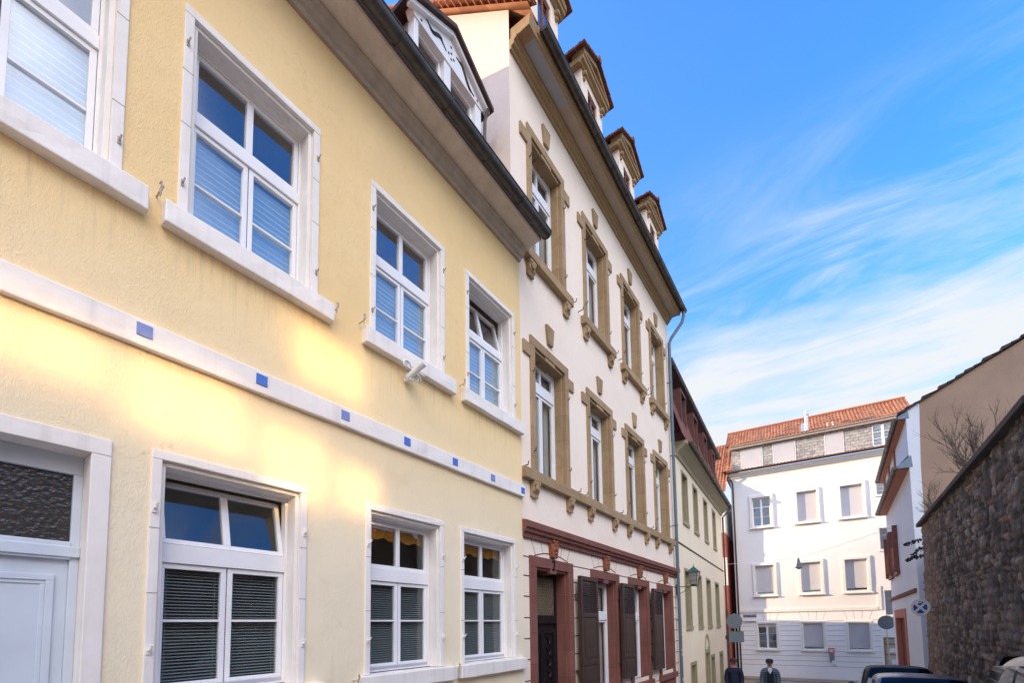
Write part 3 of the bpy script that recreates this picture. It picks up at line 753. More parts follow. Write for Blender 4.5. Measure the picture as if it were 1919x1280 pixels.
def corbel(parent, x, z1):
    b = MB(); prof = [(.0, z1), (-.13, z1), (-.135, z1 - .07), (-.10, z1 - .12), (-.10, z1 - .20), (-.06, z1 - .26), (-.06, z1 - .31), (0, z1 - .31)]
    b.sweep(prof, x - .12, x + .12); b.lathe([(.001, -.02), (.055, -.02), (.07, 0.0), (.07, .02)], (x, -.12, z1 - .13), 10, 'y')
    for k in (-1, 0, 1): b.box(x + k * .07 - .02, x + k * .07 + .02, -.075, -.04, z1 - .35, z1 - .27)
    return b.build('corbel', 'tan', parent, bevel=.006)
for cx in CXS:
    w_ = tan_window(cx, 9.66, 12.52, True)
    for sx in (-.80, .80): corbel(w_, cx + sx, 9.66 - .222)
    w_ = tan_window(cx, 4.80, 7.60, False)
    for sx in (-.78, .78): corbel(H2, cx + sx, 4.575)
b = MB(); b.rough_box(7.42, 17.95, -.13, .28, 4.577, 4.797, .003, .3, 4); b.build('sill_course', 'tan', H2, bevel=.012)
# ground floor: red sandstone
b = MB(); prof = [(0, 3.36), (-.06, 3.36), (-.07, 3.44), (-.12, 3.47), (-.13, 3.53), (-.17, 3.55), (-.17, 3.67), (-.15, 3.69), (0, 3.73)]
b.sweep(prof, 7.40, 18.2); b.build('ground_floor_cornice', 'red_stone', H2, bevel=.006)
def carved_key(parent, x, z0, z1):
    b = MB(); b.poly([(x - .10, z0), (x + .10, z0), (x + .16, z1), (x - .16, z1)], -.10, .0)
    for (px_, pz, r) in ((0, .30, .05), (-.05, .18, .035), (.05, .18, .035), (0, .10, .04), (-.07, .36, .04), (.07, .36, .04), (0, .22, .035)):
        b.lathe([(.001, -.045), (r * .7, -.03), (r, 0)], (x + px_, -.10, z0 + pz), 8, 'y')
    return b.build('keystone', 'rust_stone', parent, bevel=.008)
def red_surround(name, x, w, z0, z1, ztop):
    s = MB(); ow = w + .24
    s.box(x - ow, x + ow, -.04, .32, z1, ztop)
    for sx in (-1, 1):
        p, q = sorted((x + sx * w, x + sx * ow)); s.box(p, q, -.04, .32, z0, z1 - .001)
        p, q = sorted((x + sx * w, x + sx * (w - .05))); s.box(p, q, .04, .32, z0, z1 - .001)
        p, q = sorted((x + sx * .14, x + sx * (w - .05))); s.box(p, q, .0, .32, z1 - .05, z1 - .001)
    s.box(x - .14, x + .14, -.035, .32, z1 - .10, z1 - .001)
    o = s.build(name, 'red_stone', H2, bevel=.008); carved_key(o, x, ztop + .03, 3.355); return o
dr = red_surround('door', 8.61, .69, zb2 + .3, 2.80, 3.02)
b = MB(); b.frame(7.97, 9.25, zb2 + .5, 2.75, .07, .07, .10, .05, .27, .36); b.box(8.04, 9.18, .24, .36, 1.62, 1.80); b.build('frame', 'door_dark', dr, bevel=.006)
b = MB(); b.box(8.04, 9.18, .31, .32, 1.80, 2.65); b.build('transom_pane', 'glass_lattice', dr)
b = MB()                                              # crossed wire lattice before the transom glass, one welded sheet
for i in range(-14, 22):
    for s_ in (-1, 1):
        pts = [(8.06 + (i * .08 + (q if s_ > 0 else .85 - q) * .62), .300 + .002 * s_, 1.81 + q) for q in (0, .2, .4, .6, .83)]
        pts = [p_ for p_ in pts if 8.05 < p_[0] < 9.17]
        if len(pts) > 1: b.tube(pts, .006, 4)
b.build('wire_lattice', 'brass', dr)
b = MB(); b.box(8.04, 9.18, .30, .35, zb2 + .5, 1.62); b.frame(8.04, 8.60, zb2 + .9, 1.5, .08, .05, .1, .1, .27, .30); b.frame(8.62, 9.18, zb2 + .9, 1.5, .05, .08, .1, .1, .27, .30); b.build('door_leaf', 'door_dark', dr, bevel=.006)
b = MB()
for (p, q) in ((8.13, 8.54), (8.68, 9.09)):
    for k in range(9):
        z = -.75 + k * .25; xm = (p + q) / 2
        for s_ in (-1, 1):
            pts = [(xm + s_ * (.02 + .08 * abs(math.sin(i * .45))) * (1 if i < 7 else .6), .285, z + i * .024) for i in range(11)]
            b.tube(pts, .011, 5)
    for xx in (p, q): b.tube([(xx, .285, -1.0), (xx, .285, 1.45)], .010, 5)
b.build('iron_grille', 'wrought', dr)
for k in range(2):                                   # house number, wrought figure on the lintel
    if k: continue
    text_mesh('house_number', '2', .30, 'wrought', dr, (8.61, -.05, 2.885), (R_(90), 0, 0), .012)
for x in (11.43, 14.0, 16.68):
    wn_ = red_surround('window', x, .68, -.22, 2.78, 3.0)
    b = MB(); b.rough_box(x - .98, x + .98, -.10, .30, -.42, -.222, .003, .2, x); b.build('sill', 'red_stone', wn_, bevel=.01)
    b = MB(); b.box(x - .92, x + .92, -.03, .04, zb2 + .1, -.421); b.frame(x - .72, x + .72, zb2 + .3, -.55, .06, .06, .06, .06, -.05, -.03); b.build('apron', 'red_stone', wn_, bevel=.006)
    glazing(wn_, x - .63, x + .63, -.20, 2.72, .245, 1.70, 1.88, (), blind='curtain', w=.06)
    # folded shutter leaf on the near side
    b = MB(); p, q = x - 1.83, x - .90
    for (ya, yb) in ((-.20, -.155), (-.15, -.105)):
        b.frame(p, q, 0.05, 2.74, .09, .09, .10, .12, ya, yb); b.box(p + .09, q - .09, ya, yb, 1.76, 1.86); b.box(p + .09, q - .09, ya, yb, .62, .72)
        for (za, zb_) in ((.17, .62), (.72, 1.76)):
            b.box(p + .09, q - .09, ya + .015, yb - .012, za, zb_); b.box(p + .16, q - .16, ya + .006, yb - .012, za + .07, zb_ - .07)
        for i in range(17):
            z = 1.875 + i * .045; b.add([(p + .09, ya + .004, z), (q - .09, ya + .004, z), (q - .09, yb - .006, z + .035), (p + .09, yb - .006, z + .035)], [(0, 1, 2, 3)])
    b.T = None
    so = b.build('shutter', 'shutter', wn_, bevel=.004)
    b = MB()
    for zz in (.5, 2.3): b.box(p - .01, q + .02, -.104, -.02, zz - .015, zz + .015)
    b.build('hinge', 'iron', so)
# incised joints of the rusticated plaster
b = MB(); zs = [2.98, 2.59, 2.17, 1.74, 1.32, .90, .48, .06, -.36]
spans = [(7.42, 7.68), (9.56, 10.50), (12.36, 13.07), (14.94, 15.75), (17.62, 18.2)]
for z in zs:
    for (p, q) in spans: b.box(p, q, -.004, .01, z - .011, z + .011)
for x in (8.61, 11.43, 14.0, 16.68):
    for t_, (za, zb_) in ((-.75, (3.04, 3.36)), (-.42, (3.13, 3.36)), (.42, (3.13, 3.36)), (.75, (3.04, 3.36))):
        b.add([(x + t_ * .9 - .006, -.004, za), (x + t_ * .9 + .006, -.004, za), (x + t_ * 1.12 + .006, -.004, zb_), (x + t_ * 1.12 - .006, -.004, zb_)], [(0, 1, 2, 3)])
    for s_ in (-1, 1):
        b.tube([(x + s_ * (.12 + .60 * i / 8), -.002, 3.035 + .10 * math.cos(i / 8 * math.pi / 2)) for i in range(9)], .010, 5)
b.build('plaster_joint', 'iron', H2)
# eaves
sweep_part('cornice', [(0, 13.80), (-.05, 13.80), (-.06, 13.86), (-.12, 13.88), (-.13, 13.95), (-.19, 13.98), (-.20, 14.04), (0, 14.04)], 7.22, 18.3, 'tan_paint', H2, .004)
sweep_part('soffit', [(0, 14.04), (-.47, 14.04), (-.47, 14.10), (0, 14.10)], 9.0, 18.3, 'soffit_beige', H2)
sweep_part('soffit_panel', [(0, 14.035), (-.47, 14.035), (-.47, 14.10), (0, 14.10)], 7.50, 9.0, 'soffit_grey', H2)
sweep_part('cornice_return', [(0, 14.02), (-.50, 14.02), (-.54, 14.26), (0, 14.3)], 7.24, 7.50, 'tan_paint', H2, .01)
sweep_part('fascia', [(-.47, 14.01), (-.51, 14.01), (-.52, 14.07), (-.55, 14.09), (-.56, 14.14), (-.57, 14.24), (-.47, 14.24)], 7.50, 18.32, 'tan_paint', H2, .004)
gutter(H2, 7.55, 18.45, -.665, 14.20, .10, joints=1.0)
b = MB(); b.add([(7.10, -.55, 14.32), (18.35, -.55, 14.32), (18.35, 6.2, 19.75), (7.10, 6.2, 19.75), (7.10, 12.4, 14.0), (18.35, 12.4, 14.0)], [(0, 1, 2, 3), (3, 2, 5, 4)]); b.build('roof', 'tile', H2)
b = MB()                                              # tile ends along the verge, each lapping the one below
n = 34
for i in range(n):
    t = i / n; y = -.66 + 6.86 * t; z = 14.34 + 5.41 * t; dy, dz = 6.86 / n, 5.41 / n
    b.add([(6.98, y, z + .075), (7.30, y, z + .075), (7.30, y + dy * 1.15, z + dz * 1.15 + .02), (6.98, y + dy * 1.15, z + dz * 1.15 + .02), (6.98, y, z + .035), (7.30, y, z + .035), (7.30, y + dy * 1.15, z + dz * 1.15 - .02), (6.98, y + dy * 1.15, z + dz * 1.15 - .02)],
          [(0, 1, 2, 3), (4, 7, 6, 5), (0, 4, 5, 1), (1, 5, 6, 2), (2, 6, 7, 3), (3, 7, 4, 0)])
    b.tube([(6.97, y + .05, z + .03), (7.25, y + .05, z + .03)], .038, 6)
b.build('verge', 'tile_piece', H2)
# four dormers with little pediments
def h2_dormer(cx):
    Y0 = -.04; hw = .68
    b = MB(); b.box(cx - hw, cx + hw, Y0, Y0 + .12, 14.3, 14.9)
    for sx in (-1, 1):
        p, q = sorted((cx + sx * .30, cx + sx * hw)); b.box(p, q, Y0, Y0 + .12, 14.901, 17.12)
        p, q = sorted((cx + sx * (hw - .004), cx + sx * (hw - .06))); b.add([(p, Y0 + .121, 14.3), (p, Y0 + .121, 17.12), (p, 3.7, 17.12), (q, Y0 + .121, 14.3), (q, Y0 + .121, 17.12), (q, 3.7, 17.12)], [(0, 1, 2), (5, 4, 3), (0, 3, 4, 1), (1, 4, 5, 2), (2, 5, 3, 0)])
    b.box(cx - .299, cx + .299, Y0, Y0 + .12, 16.86, 17.12)
    d = b.build('dormer', 'cream', H2)
    f = MB(); f.frame(cx - .30, cx + .30, 14.91, 16.85, .07, .07, .07, .07, Y0 + .04, Y0 + .10); f.box(cx - .03, cx + .03, Y0 + .04, Y0 + .10, 14.98, 16.78); f.build('sash', 'red_stone', d)
    f = MB(); f.box(cx - .24, cx + .24, Y0 + .065, Y0 + .07, 14.97, 16.79); f.build('pane', 'glass', d)
    f = MB()
    prof = [(0, 17.08), (-.05, 17.08), (-.07, 17.13), (-.14, 17.15), (-.15, 17.22), (-.19, 17.24), (-.19, 17.29), (0, 17.29)]
    f.sweep([(Y0 + y, z) for y, z in prof], cx - hw - .16, cx + hw + .16)
    for sx in (-1, 1):                                 # cornice returns along the cheeks
        p, q = sorted((cx + sx * hw, cx + sx * (hw + .16))); f.box(p, q, Y0, 3.2, 17.13, 17.289)
    f.poly([(cx - .74, 17.291), (cx + .74, 17.291), (cx, 17.66)], Y0 - .03, Y0 + .1)
    for sx in (-1, 1): f.poly([(cx, 17.64), (cx + sx * .84, 17.291), (cx + sx * .86, 17.40), (cx, 17.79)], Y0 - .18, Y0 + .2)
    f.build('pediment', 'tan_paint', d, bevel=.006)
    for sx in (-1, 1):
        f = MB(); f.lathe([(.001, -.12), (.055, -.11), (.08, -.04), (.08, .03)], (cx + sx * .57, Y0, 16.98), 10, 'y'); f.lathe([(.001, -.07), (.045, -.06), (.055, .0), (.055, .03)], (cx + sx * .57, Y0, 16.84), 10, 'y'); f.build('scroll_bracket', 'tan', d, smooth=True)
    f = MB(); rows = 12                                # lapped tiles
    for sx in (-1, 1):
        for r in range(4):
            t0, t1 = r / 4, min((r + 1) / 4 + .06, 1)
            xa, za = cx + sx * 1.0 * (1 - t0), 17.36 + .47 * t0; xb, zb_ = cx + sx * 1.0 * (1 - t1), 17.36 + .47 * t1
            for k in range(rows):
                ya = Y0 - .27 + k * .32; yb = ya + .30; o = .055 + .014 * ((k * 7 + r * 3) % 3)
                f.add([(xa, ya, za + o), (xa, yb, za + o), (xb, yb, zb_ + .02), (xb, ya, zb_ + .02), (xa, ya, za), (xa, yb, za), (xb, yb, zb_ - .035), (xb, ya, zb_ - .035)],
                      [(0, 1, 2, 3), (4, 7, 6, 5), (0, 4, 5, 1), (1, 5, 6, 2), (2, 6, 7, 3), (3, 7, 4, 0)])
                f.tube([(xa, ya + .15, za + .03), ((xa + xb) / 2, ya + .15, (za + zb_) / 2 + .045)], .035, 6)
    for k in range(10): f.lathe([(.10, 0), (.085, .44)], (cx, Y0 - .29 + k * .42, 17.86), 10, 'y') if False else f.tube([(cx, Y0 - .29 + k * .40, 17.86), (cx, Y0 - .29 + k * .40 + .43, 17.86)], [.10, .08], 10)
    f.build('dormer_roof', 'dormer_tile', d)
for cx in CXS: h2_dormer(cx)
# downpipe at the far corner
b = MB(); px = 17.98
b.tube([(18.30, -.665, 14.12), (18.30, -.665, 13.92), (18.28, -.58, 13.66), (18.05, -.22, 13.05), (17.98, -.14, 12.8), (17.98, -.14, 3.0), (17.98, -.14, zb2 + .2)], .062, 12)
for z in (11.2, 8.2, 5.4, 3.7, 1.7): b.lathe([(.075, -.03), (.075, .03)], (17.98, -.14, z), 12); b.box(17.96, 18.0, -.12, 0, z - .015, z + .015)
dp = b.build('downpipe', 'blue_zinc', H2, smooth=True)
random.seed(3)
b = MB(); M['sticker'] = plain('torn_stickers', (.66, .68, .70), .7, 0, .3, 30, 0, 40, (.28, .22, .34))
for k in range(26):
    z = -1.5 + random.random() * 3.0; a = random.uniform(-2.6, .2); h = random.uniform(.03, .10); w_ = random.uniform(.3, .9)
    vs = [(17.98 + .0665 * math.cos(a + w_ * i / 4 - .0), -.14 + .0665 * math.sin(a + w_ * i / 4), z + dz) for dz in (0, h) for i in range(5)]
    b.add(vs, [(i, i + 1, 6 + i, 5 + i) for i in range(4)])
b.build('sticker', 'sticker', dp)

# ------------------------------------------------------------------ pale house further down
A3 = 93.116
H3 = thing('pale_yellow_house', 'pale yellow house with olive shutters and red mansard beyond the cream house', 'house', (-5.05, 18.0, gz(25) - .8), A3)
zb3 = H3.location.z
UPW = [(1.95, 3.20), (4.42, 5.60), (7.22, 8.42), (10.08, 11.30)]
LOW = [(1.83, 3.12), (4.55, 5.78), (7.12, 8.45), (10.02, 11.45)]
GFW = [(2.40, 3.70), (7.62, 8.80), (10.60, 11.95)]
LEN = 13.9
# local plan: front 0..LEN, end wall runs back at a slant
sl = math.tan(R_(30))
b = MB()
holes = [(a + .05, c - .05, 5.98 + .05, 8.25) for a, c in UPW] + [(a + .05, c - .05, 1.36 + .05, 3.92) for a, c in LOW] + [(a + .05, c - .05, zb3, -.18) for a, c in GFW] + [(6.0, 7.25, zb3, .35)]
b.wall(0, LEN, zb3, 8.9, holes, 0)
b.quad((LEN, 0, zb3), (LEN - 3.4, 6, zb3), (LEN - 3.4, 6, 8.9), (LEN, 0, 8.9)); b.quad((LEN - 3.4, 6, zb3), (0, 6, zb3), (0, 6, 8.9), (LEN - 3.4, 6, 8.9))
b.quad((0, 0, 5.2), (LEN, 0, 5.2), (LEN - 3.4, 6, 5.2), (0, 6, 5.2))
b.build('wall', 'pale', H3)
def olive_window(name, a, c, z0, z1, closed=True):
    s = MB(); s.frame(a, c, z0, z1, .10, .10, .12, .0, -.03, .24); s.box(a - .02, c + .02, -.06, .20, z0 - .17, z0 - .002)
    o = s.build(name, 'olive', H3, bevel=.006)
    s = MB(); x0, x1 = a + .10, c - .10; xm = (x0 + x1) / 2
    for (p, q) in ((x0, xm - .004), (xm + .004, x1)):
        s.frame(p, q, z0, z1 - .12, .06, .06, .08, .08, .13, .17)
        n = int((z1 - z0 - .3) / .06)
        for i in range(n):
            z = z0 + .09 + i * .06; s.add([(p + .06, .14, z), (q - .06, .14, z), (q - .06, .165, z + .055), (p + .06, .165, z + .055)], [(0, 1, 2, 3)])
    s.build('shutter', 'olive_shut', o); return o
for a, c in UPW: olive_window('window', a, c, 6.02, 8.25)
for a, c in LOW: olive_window('window', a, c, 1.45, 3.94)
for a, c in GFW:
    s = MB(); s.frame(a, c, zb3 + .4, -.12, .14, .14, .16, 0, -.03, .22); o = s.build('doorway', 'olive', H3, bevel=.006)
    s = MB(); s.box(a + .14, c - .14, .16, .20, zb3 + .4, -.28); s.frame(a + .2, c - .2, zb3 + .6, -.4, .08, .08, .1, .1, .14, .16); s.build('door_leaf', 'olive_shut', o)
b = MB(); cx = 6.62; pts = []
b.box(5.95, 6.10, -.03, .22, zb3 + .3, .22); b.box(7.14, 7.29, -.03, .22, zb3 + .3, .22); b.box(6.10, 7.14, -.028, .22, .05, .22)
for i in range(16):
    a0, a1 = math.pi * i / 16, math.pi * (i + 1) / 16
    b.poly([(cx + .52 * math.cos(a0), .221 + .62 * math.sin(a0)), (cx + .67 * math.cos(a0), .221 + .80 * math.sin(a0)), (cx + .67 * math.cos(a1), .221 + .80 * math.sin(a1)), (cx + .52 * math.cos(a1), .221 + .62 * math.sin(a1))], -.03, .1)
o = b.build('arched_doorway', 'olive', H3)
b = MB(); b.poly([(cx + .52 * math.cos(math.pi * i / 16), .22 + .62 * math.sin(math.pi * i / 16)) for i in range(17)], .03, .05); b.build('fanlight', 'white_wall', o)
b = MB(); b.box(6.10, 7.14, .14, .18, zb3 + .3, .05); b.frame(6.2, 7.04, zb3 + .5, -.1, .08, .08, .1, .1, .12, .14); b.build('door_leaf', 'olive_shut', o)
b = MB(); b.box(0.3, LEN, -.03, .01, 4.87, 4.92); b.build('band_course', 'iron', H3)
sweep_part('eave', [(0, 8.55), (-.06, 8.55), (-.10, 8.68), (-.40, 8.98), (-.46, 9.0), (-.47, 9.14), (0, 9.14)], 1.0, LEN + .05, 'olive', H3)
gutter(H3, 1.3, LEN + .2, -.56, 9.14, .09, joints=1.0)
b = MB(); b.add([(.3, -.44, 9.18), (LEN, -.44, 9.18), (LEN, .45, 12.3), (.3, .45, 12.3), (LEN - 2.6, 5, 9.2), (LEN - 2.6, 5, 12.3)], [(0, 1, 2, 3), (1, 4, 5, 2)]); b.build('mansard_roof', 'mansard', H3)
b = MB(); b.add([(.3, .0, 12.42), (LEN + .1, .0, 12.42), (LEN - 2.2, 4.4, 14.2), (.3, 4.4, 14.2)], [(0, 1, 2, 3)]); b.sweep([(.45, 12.25), (-.02, 12.35), (-.02, 12.42), (.45, 12.42)], .3, LEN); b.build('upper_roof', 'dark_tile', H3)
gutter(H3, .4, LEN + .15, -.06, 12.45, .09, joints=1.0, name='upper_gutter')
for (a, c) in ((2.0, 3.1), (4.8, 5.9), (7.6, 8.7), (10.4, 11.5)):
    s = MB(); s.frame(a, c, 9.9, 11.9, .10, .10, .12, .12, -.12, .5); o = s.build('dormer', 'mansard_wood', H3)
    s = MB(); s.box(a + .10, c - .10, -.03, -.01, 10.02, 11.78); s.build('pane', 'glass', o)
b = MB(); b.tube([(LEN + .05, -.56, 9.07), (LEN + .05, -.55, 8.9), (LEN - .12, -.30, 8.62), (LEN - .2, -.12, 8.4), (LEN - .2, -.12, zb3 + .2)], .055, 10)
for z in (6.8, 4.6, 2.2, .2): b.lathe([(.066, -.03), (.066, .03)], (LEN - .2, -.12, z), 10)
b.build('downpipe', 'zinc', H3, smooth=True)
b = MB(); b.box(LEN - .45, LEN - .33, -.10, 0, .5, .75); b.build('wall_box', 'iron', H3)

# unseen low block added to keep the foot of the white house in shade
b = MB(); b.box(-22, -8.6, 26.5, 30.4, -2.5, 5.62); b.poly([(-22, 5.621), (-8.6, 5.621), (-9.6, 5.75), (-21, 5.75)], 26.6, 30.3)
tag(b.build('shade_block', 'cream'), 'unseen low cream block added behind the pale yellow house as a shade caster', 'building')

# ------------------------------------------------------------------ white corner building
HW4 = thing('white_corner_house', 'large white rendered building closing the street with roller blinds and a slate dormer band', 'building', (-5.797, 36.0, gz(36) - .3), 3.816)
zb4 = HW4.location.z; K = 1.0909
def zz(e): return e * K + 1.6
WX = [(1.15, 2.60), (3.87, 5.30), (6.29, 7.76)]; WG = [(1.16, 2.56), (3.85, 5.22), (6.29, 7.64)]
rows = [(6.60, 8.97, WX), (1.75, 4.10, WX), (-2.0, -.02, WG)]
holes = []
for z0, z1, ws in rows: holes += [(a + .15, c - .15, z0 + 1.6 + .15, z1 + 1.6 - .15) for a, c in ws]
STAIR = [(8.32, 9.1, 9.55, 10.35), (8.32, 9.1, 6.05, 7.4), (8.36, 9.1, 1.9, 3.45)]
holes += [(a, c, z0, z1) for a, c, z0, z1 in STAIR] + [(8.15, 9.25, zb4, .52)]
b = MB(); b.wall(0, 10.5, 2.24, 12.15, holes, 0); b.quad((0, 0, 2.24), (0, 9, 2.24), (0, 9, 12.15), (0, 0, 12.15)); b.quad((10.5, 0, 2.24), (10.5, 9, 2.24), (10.5, 9, 12.15), (10.5, 0, 12.15)); b.quad((0, 9, zb4), (10.5, 9, zb4), (10.5, 9, 12.15), (0, 9, 12.15)); b.quad((0, 3, zb4), (10.5, 3, zb4), (10.5, 3, 12), (0, 3, 12)); b.build('wall', 'white_wall', HW4)
b = MB(); b.wall(0, 10.5, zb4, 2.24, holes, -.012); b.quad((0, -.012, zb4), (0, 9, zb4), (0, 9, 2.24), (0, -.012, 2.24)); b.build('base_wall', 'white_base', HW4)
b = MB(); b.box(0, 8.0, -.07, .01, 2.24, 2.46); b.box(8.0, 8.2, -.05, .01, 2.24, 3.75); b.build('string_course', 'stone_trim', HW4, bevel=.008)
b = MB()
for i in range(10):
    z = 1.62 - i * .335
    if z < -1.9: break
    segs = [(0.0, 1.10), (2.62, 3.79), (5.28, 6.23), (7.70, 8.05)] if -.4 < z < 1.65 else [(0, 8.05)]
    for (p, q) in segs: b.box(p, q, -.016, -.008, z - .012, z + .012)
for (a, c) in WG:
    xm = (a + c) / 2
    for t_ in (-.18, .18, -.55, .55):
        b.add([(xm + t_ - .008, -.016, 1.66), (xm + t_ + .008, -.016, 1.66), (xm + t_ * 1.35 + .008, -.016, 2.23), (xm + t_ * 1.35 - .008, -.016, 2.23)], [(0, 1, 2, 3)])
b.build('plaster_joint', 'groove', HW4)
for ri, (z0, z1, ws) in enumerate(rows):
    for wi, (a, c) in enumerate(ws):
        s = MB(); t_ = .16 if ri < 2 else .11
        s.frame(a, c, z0 + 1.6, z1 + 1.6, t_, t_, t_, t_, -.10 if ri < 2 else -.05, .20)
        if ri < 2: s.frame(a - .04, c + .04, z0 + 1.56, z1 + 1.64, .04, .04, .04, .04, -.06, .05)
        s.box(a - .06, c + .06, -.15, -.10 - .001 if ri < 2 else -.051, z0 + 1.6 - .02, z0 + 1.6 + .07)
        o = s.build('window', 'stone_trim', HW4, bevel=.008)
        x0, x1, za, zb_ = a + t_, c - t_, z0 + 1.6 + t_, z1 + 1.6 - t_
        if wi == 0 and ri != 1:
            zt = zb_ - .18
            if ri == 2: s = MB(); s.box(x0, x1, .06, .16, zt, zb_); s.build('roller_box', 'beige_eave', o); zb2_ = zt
            else: zb2_ = zb_
            s = MB(); s.frame(x0, x1, za, zb2_, .07, .07, .07, .07, .11, .18); xm = (x0 + x1) / 2; s.box(xm - .06, xm + .06, .10, .18, za + .07, zb2_ - .07)
            nb = 2
            for k in (1, 2): zz_ = za + (zb2_ - za) * k / 3; s.box(x0 + .07, x1 - .07, .12, .17, zz_ - (.03 if (k == 2 and ri == 0) else .012), zz_ + (.03 if (k == 2 and ri == 0) else .012))
            s.build('frame', 'white_wood', o, bevel=.004)
            s = MB(); s.box(x0 + .05, x1 - .05, .14, .145, za + .05, zb2_ - .05); s.build('pane', 'glass', o)
        else:
            s = MB(); drop = (.0, .22, .18)[ri]
            n = int((zb_ - za - drop) / .05)
            for k in range(n):
                z = zb_ - (k + 1) * .05; s.box(x0, x1, .10 + .004 * (k % 2), .12, z, z + .05)
            s.build('roller_blind', 'roller', o)
            if drop:
                s = MB(); s.frame(x0, x1, za, za + drop, .05, .05, .03, .04, .12, .17); s.build('frame', 'white_wood', o); s = MB(); s.box(x0, x1, .14, .145, za, za + drop); s.build('pane', 'glass', o)
for a, c, z0, z1 in STAIR:
    s = MB(); s.frame(a, c, z0, z1, .05, .05, .05, .05, .10, .18); n = 3
    for k in range(1, n): s.box(a + .05, c - .05, .11, .17, z0 + (z1 - z0) * k / n - .012, z0 + (z1 - z0) * k / n + .012)
    s.box(a - .1, c + .1, -.06, .1, z0 - .12, z0 - .001)
    o = s.build('stair_window', 'stone_trim', HW4); s = MB(); s.box(a + .04, c - .04, .13, .135, z0 + .04, z1 - .04); s.build('pane', 'glass', o)
s = MB(); s.frame(8.15, 9.25, zb4 + .3, .52, .10, .10, .10, .12, .05, .16)
for z in (-1.3, -.55, .1): s.box(8.25, 9.15, .06, .15, z - .05, z + .05)
o = s.build('entrance_door', 'yellow_wood', HW4); s = MB(); s.box(8.24, 9.16, .10, .105, zb4 + .4, .43); s.build('pane', 'glass_old', o)
s = MB(); s.box(8.45, 8.75, .09, .10, -.40, -.15); s.box(8.5, 8.82, .09, .10, -1.15, -.85); s.box(8.36, 8.46, .09, .1, -.42, -.3); s.build('notice', 'paper', o)
sweep_part('cornice', [(0, 12.05), (-.06, 12.05), (-.10, 12.15), (-.30, 12.28), (-.32, 12.36), (0, 12.36)], -.12, 10.5, 'stone_trim', HW4)
gutter(HW4, -.25, 10.5, -.42, 12.46, .09, joints=1.2)
def roll_roof(b, x0, x1, p0, p1, step=.20, seg=5, course=.33):     # real pantile waves and steps
    (ya, za), (yb, zb_) = p0, p1; L = math.hypot(yb - ya, zb_ - za); nc = max(1, int(L / course)); nx = int((x1 - x0) / step)
    ny, nz = -(zb_ - za) / L, (yb - ya) / L
    for c in range(nc):
        t0, t1 = c / nc, (c + 1) / nc
        vs = []; m_ = nx * seg + 1
        for (t, lift) in ((t0, .055), (t1, .015)):
            for i in range(m_):
                x = x0 + (x1 - x0) * i / (m_ - 1); h = lift + .028 * math.cos(2 * math.pi * i / seg)
                vs.append((x, ya + (yb - ya) * t + ny * h, za + (zb_ - za) * t + nz * h))
        for i in range(m_):
            x = x0 + (x1 - x0) * i / (m_ - 1); vs.append((x, ya + (yb - ya) * t0, za + (zb_ - za) * t0))
        b.add(vs, [(i, i + 1, m_ + i + 1, m_ + i) for i in range(m_ - 1)] + [(2 * m_ + i, 2 * m_ + i + 1, i + 1, i) for i in range(m_ - 1)])
b = MB(); roll_roof(b, -.2, 10.5, (-.36, 12.52), (.30, 12.74), .20, 5, .33); b.build('lower_roof', 'tile', HW4)
b = MB(); b.box(.12, 10.5, .32, .5, 12.66, 14.30); b.box(.12, .3, .5, 3.4, 12.66, 14.30); sb = b.build('slate_band', 'slate', HW4)
b = MB(); b.box(.0, 10.5, .05, .6, 14.301, 14.42); b.sweep([(.05, 14.42), (-.02, 14.44), (-.02, 14.5), (.3, 14.5), (.3, 14.42)], -.0, 10.5); b.build('dormer_eave', 'brown_eave', HW4)
for wi, (e0, e1) in enumerate(((.72, 2.12), (2.76, 4.14), (5.80, 6.85), (8.36, 9.4))):
    s = MB(); s.frame(e0, e1, 12.78, 14.18, .04, .04, .05, .05, .29, .40); o = s.build('dormer_window', 'white_wood', HW4)
    if wi < 3:
        s = MB()
        for k in range(25): s.box(e0 + .06, e1 - .06, .295 + .004 * (k % 2), .31, 12.84 + k * .0512, 12.84 + (k + 1) * .0512)
        s.build('roller_blind', 'roller', o)
    else:
        s = MB(); s.box(e0 + .05, e1 - .05, .305, .31, 12.83, 14.13); s.build('pane', 'glass', o)
        s = MB(); xm = (e0 + e1) / 2; s.box(xm - .07, xm + .07, .28, .36, 12.84, 14.12)
        for k in (1, 2): s.box(e0 + .06, e1 - .06, .285, .34, 12.84 + k * .43 - .015, 12.84 + k * .43 + .015)
        s.build('glazing_bar', 'white_wood', o)
b = MB(); roll_roof(b, .05, 10.5, (-.05, 14.50), (2.3, 15.42)); ro = b.build('upper_roof', 'tile', HW4)
b = MB(); roll_roof(b, -.45, 10.8, (2.3, 15.40), (4.3, 17.05)); b.build('ridge_roof', 'tile', HW4)
b = MB(); b.add([(-.45, -.36, 12.6), (-.45, 4.3, 17.05), (-.45, 9, 12.6)], [(0, 1, 2)]); roll_roof(b, -.45, .12, (-.30, 12.62), (4.3, 17.02)); b.build('side_roof', 'tile', HW4)
b = MB(); b.tube([(-.45, 4.3, 17.12), (10.8, 4.3, 17.12)], .10, 10); b.build('ridge_tile', 'tile_piece', HW4)
b = MB(); b.lathe([(.13, 0), (.13, 1.35), (.17, 1.36), (.17, 1.46), (.12, 1.5), (.12, 1.62), (.001, 1.64)], (4.9, 1.5, 14.9), 14); b.box(4.55, 4.75, 1.45, 1.65, 14.9, 15.7); b.build('flue', 'silver', HW4, smooth=True)
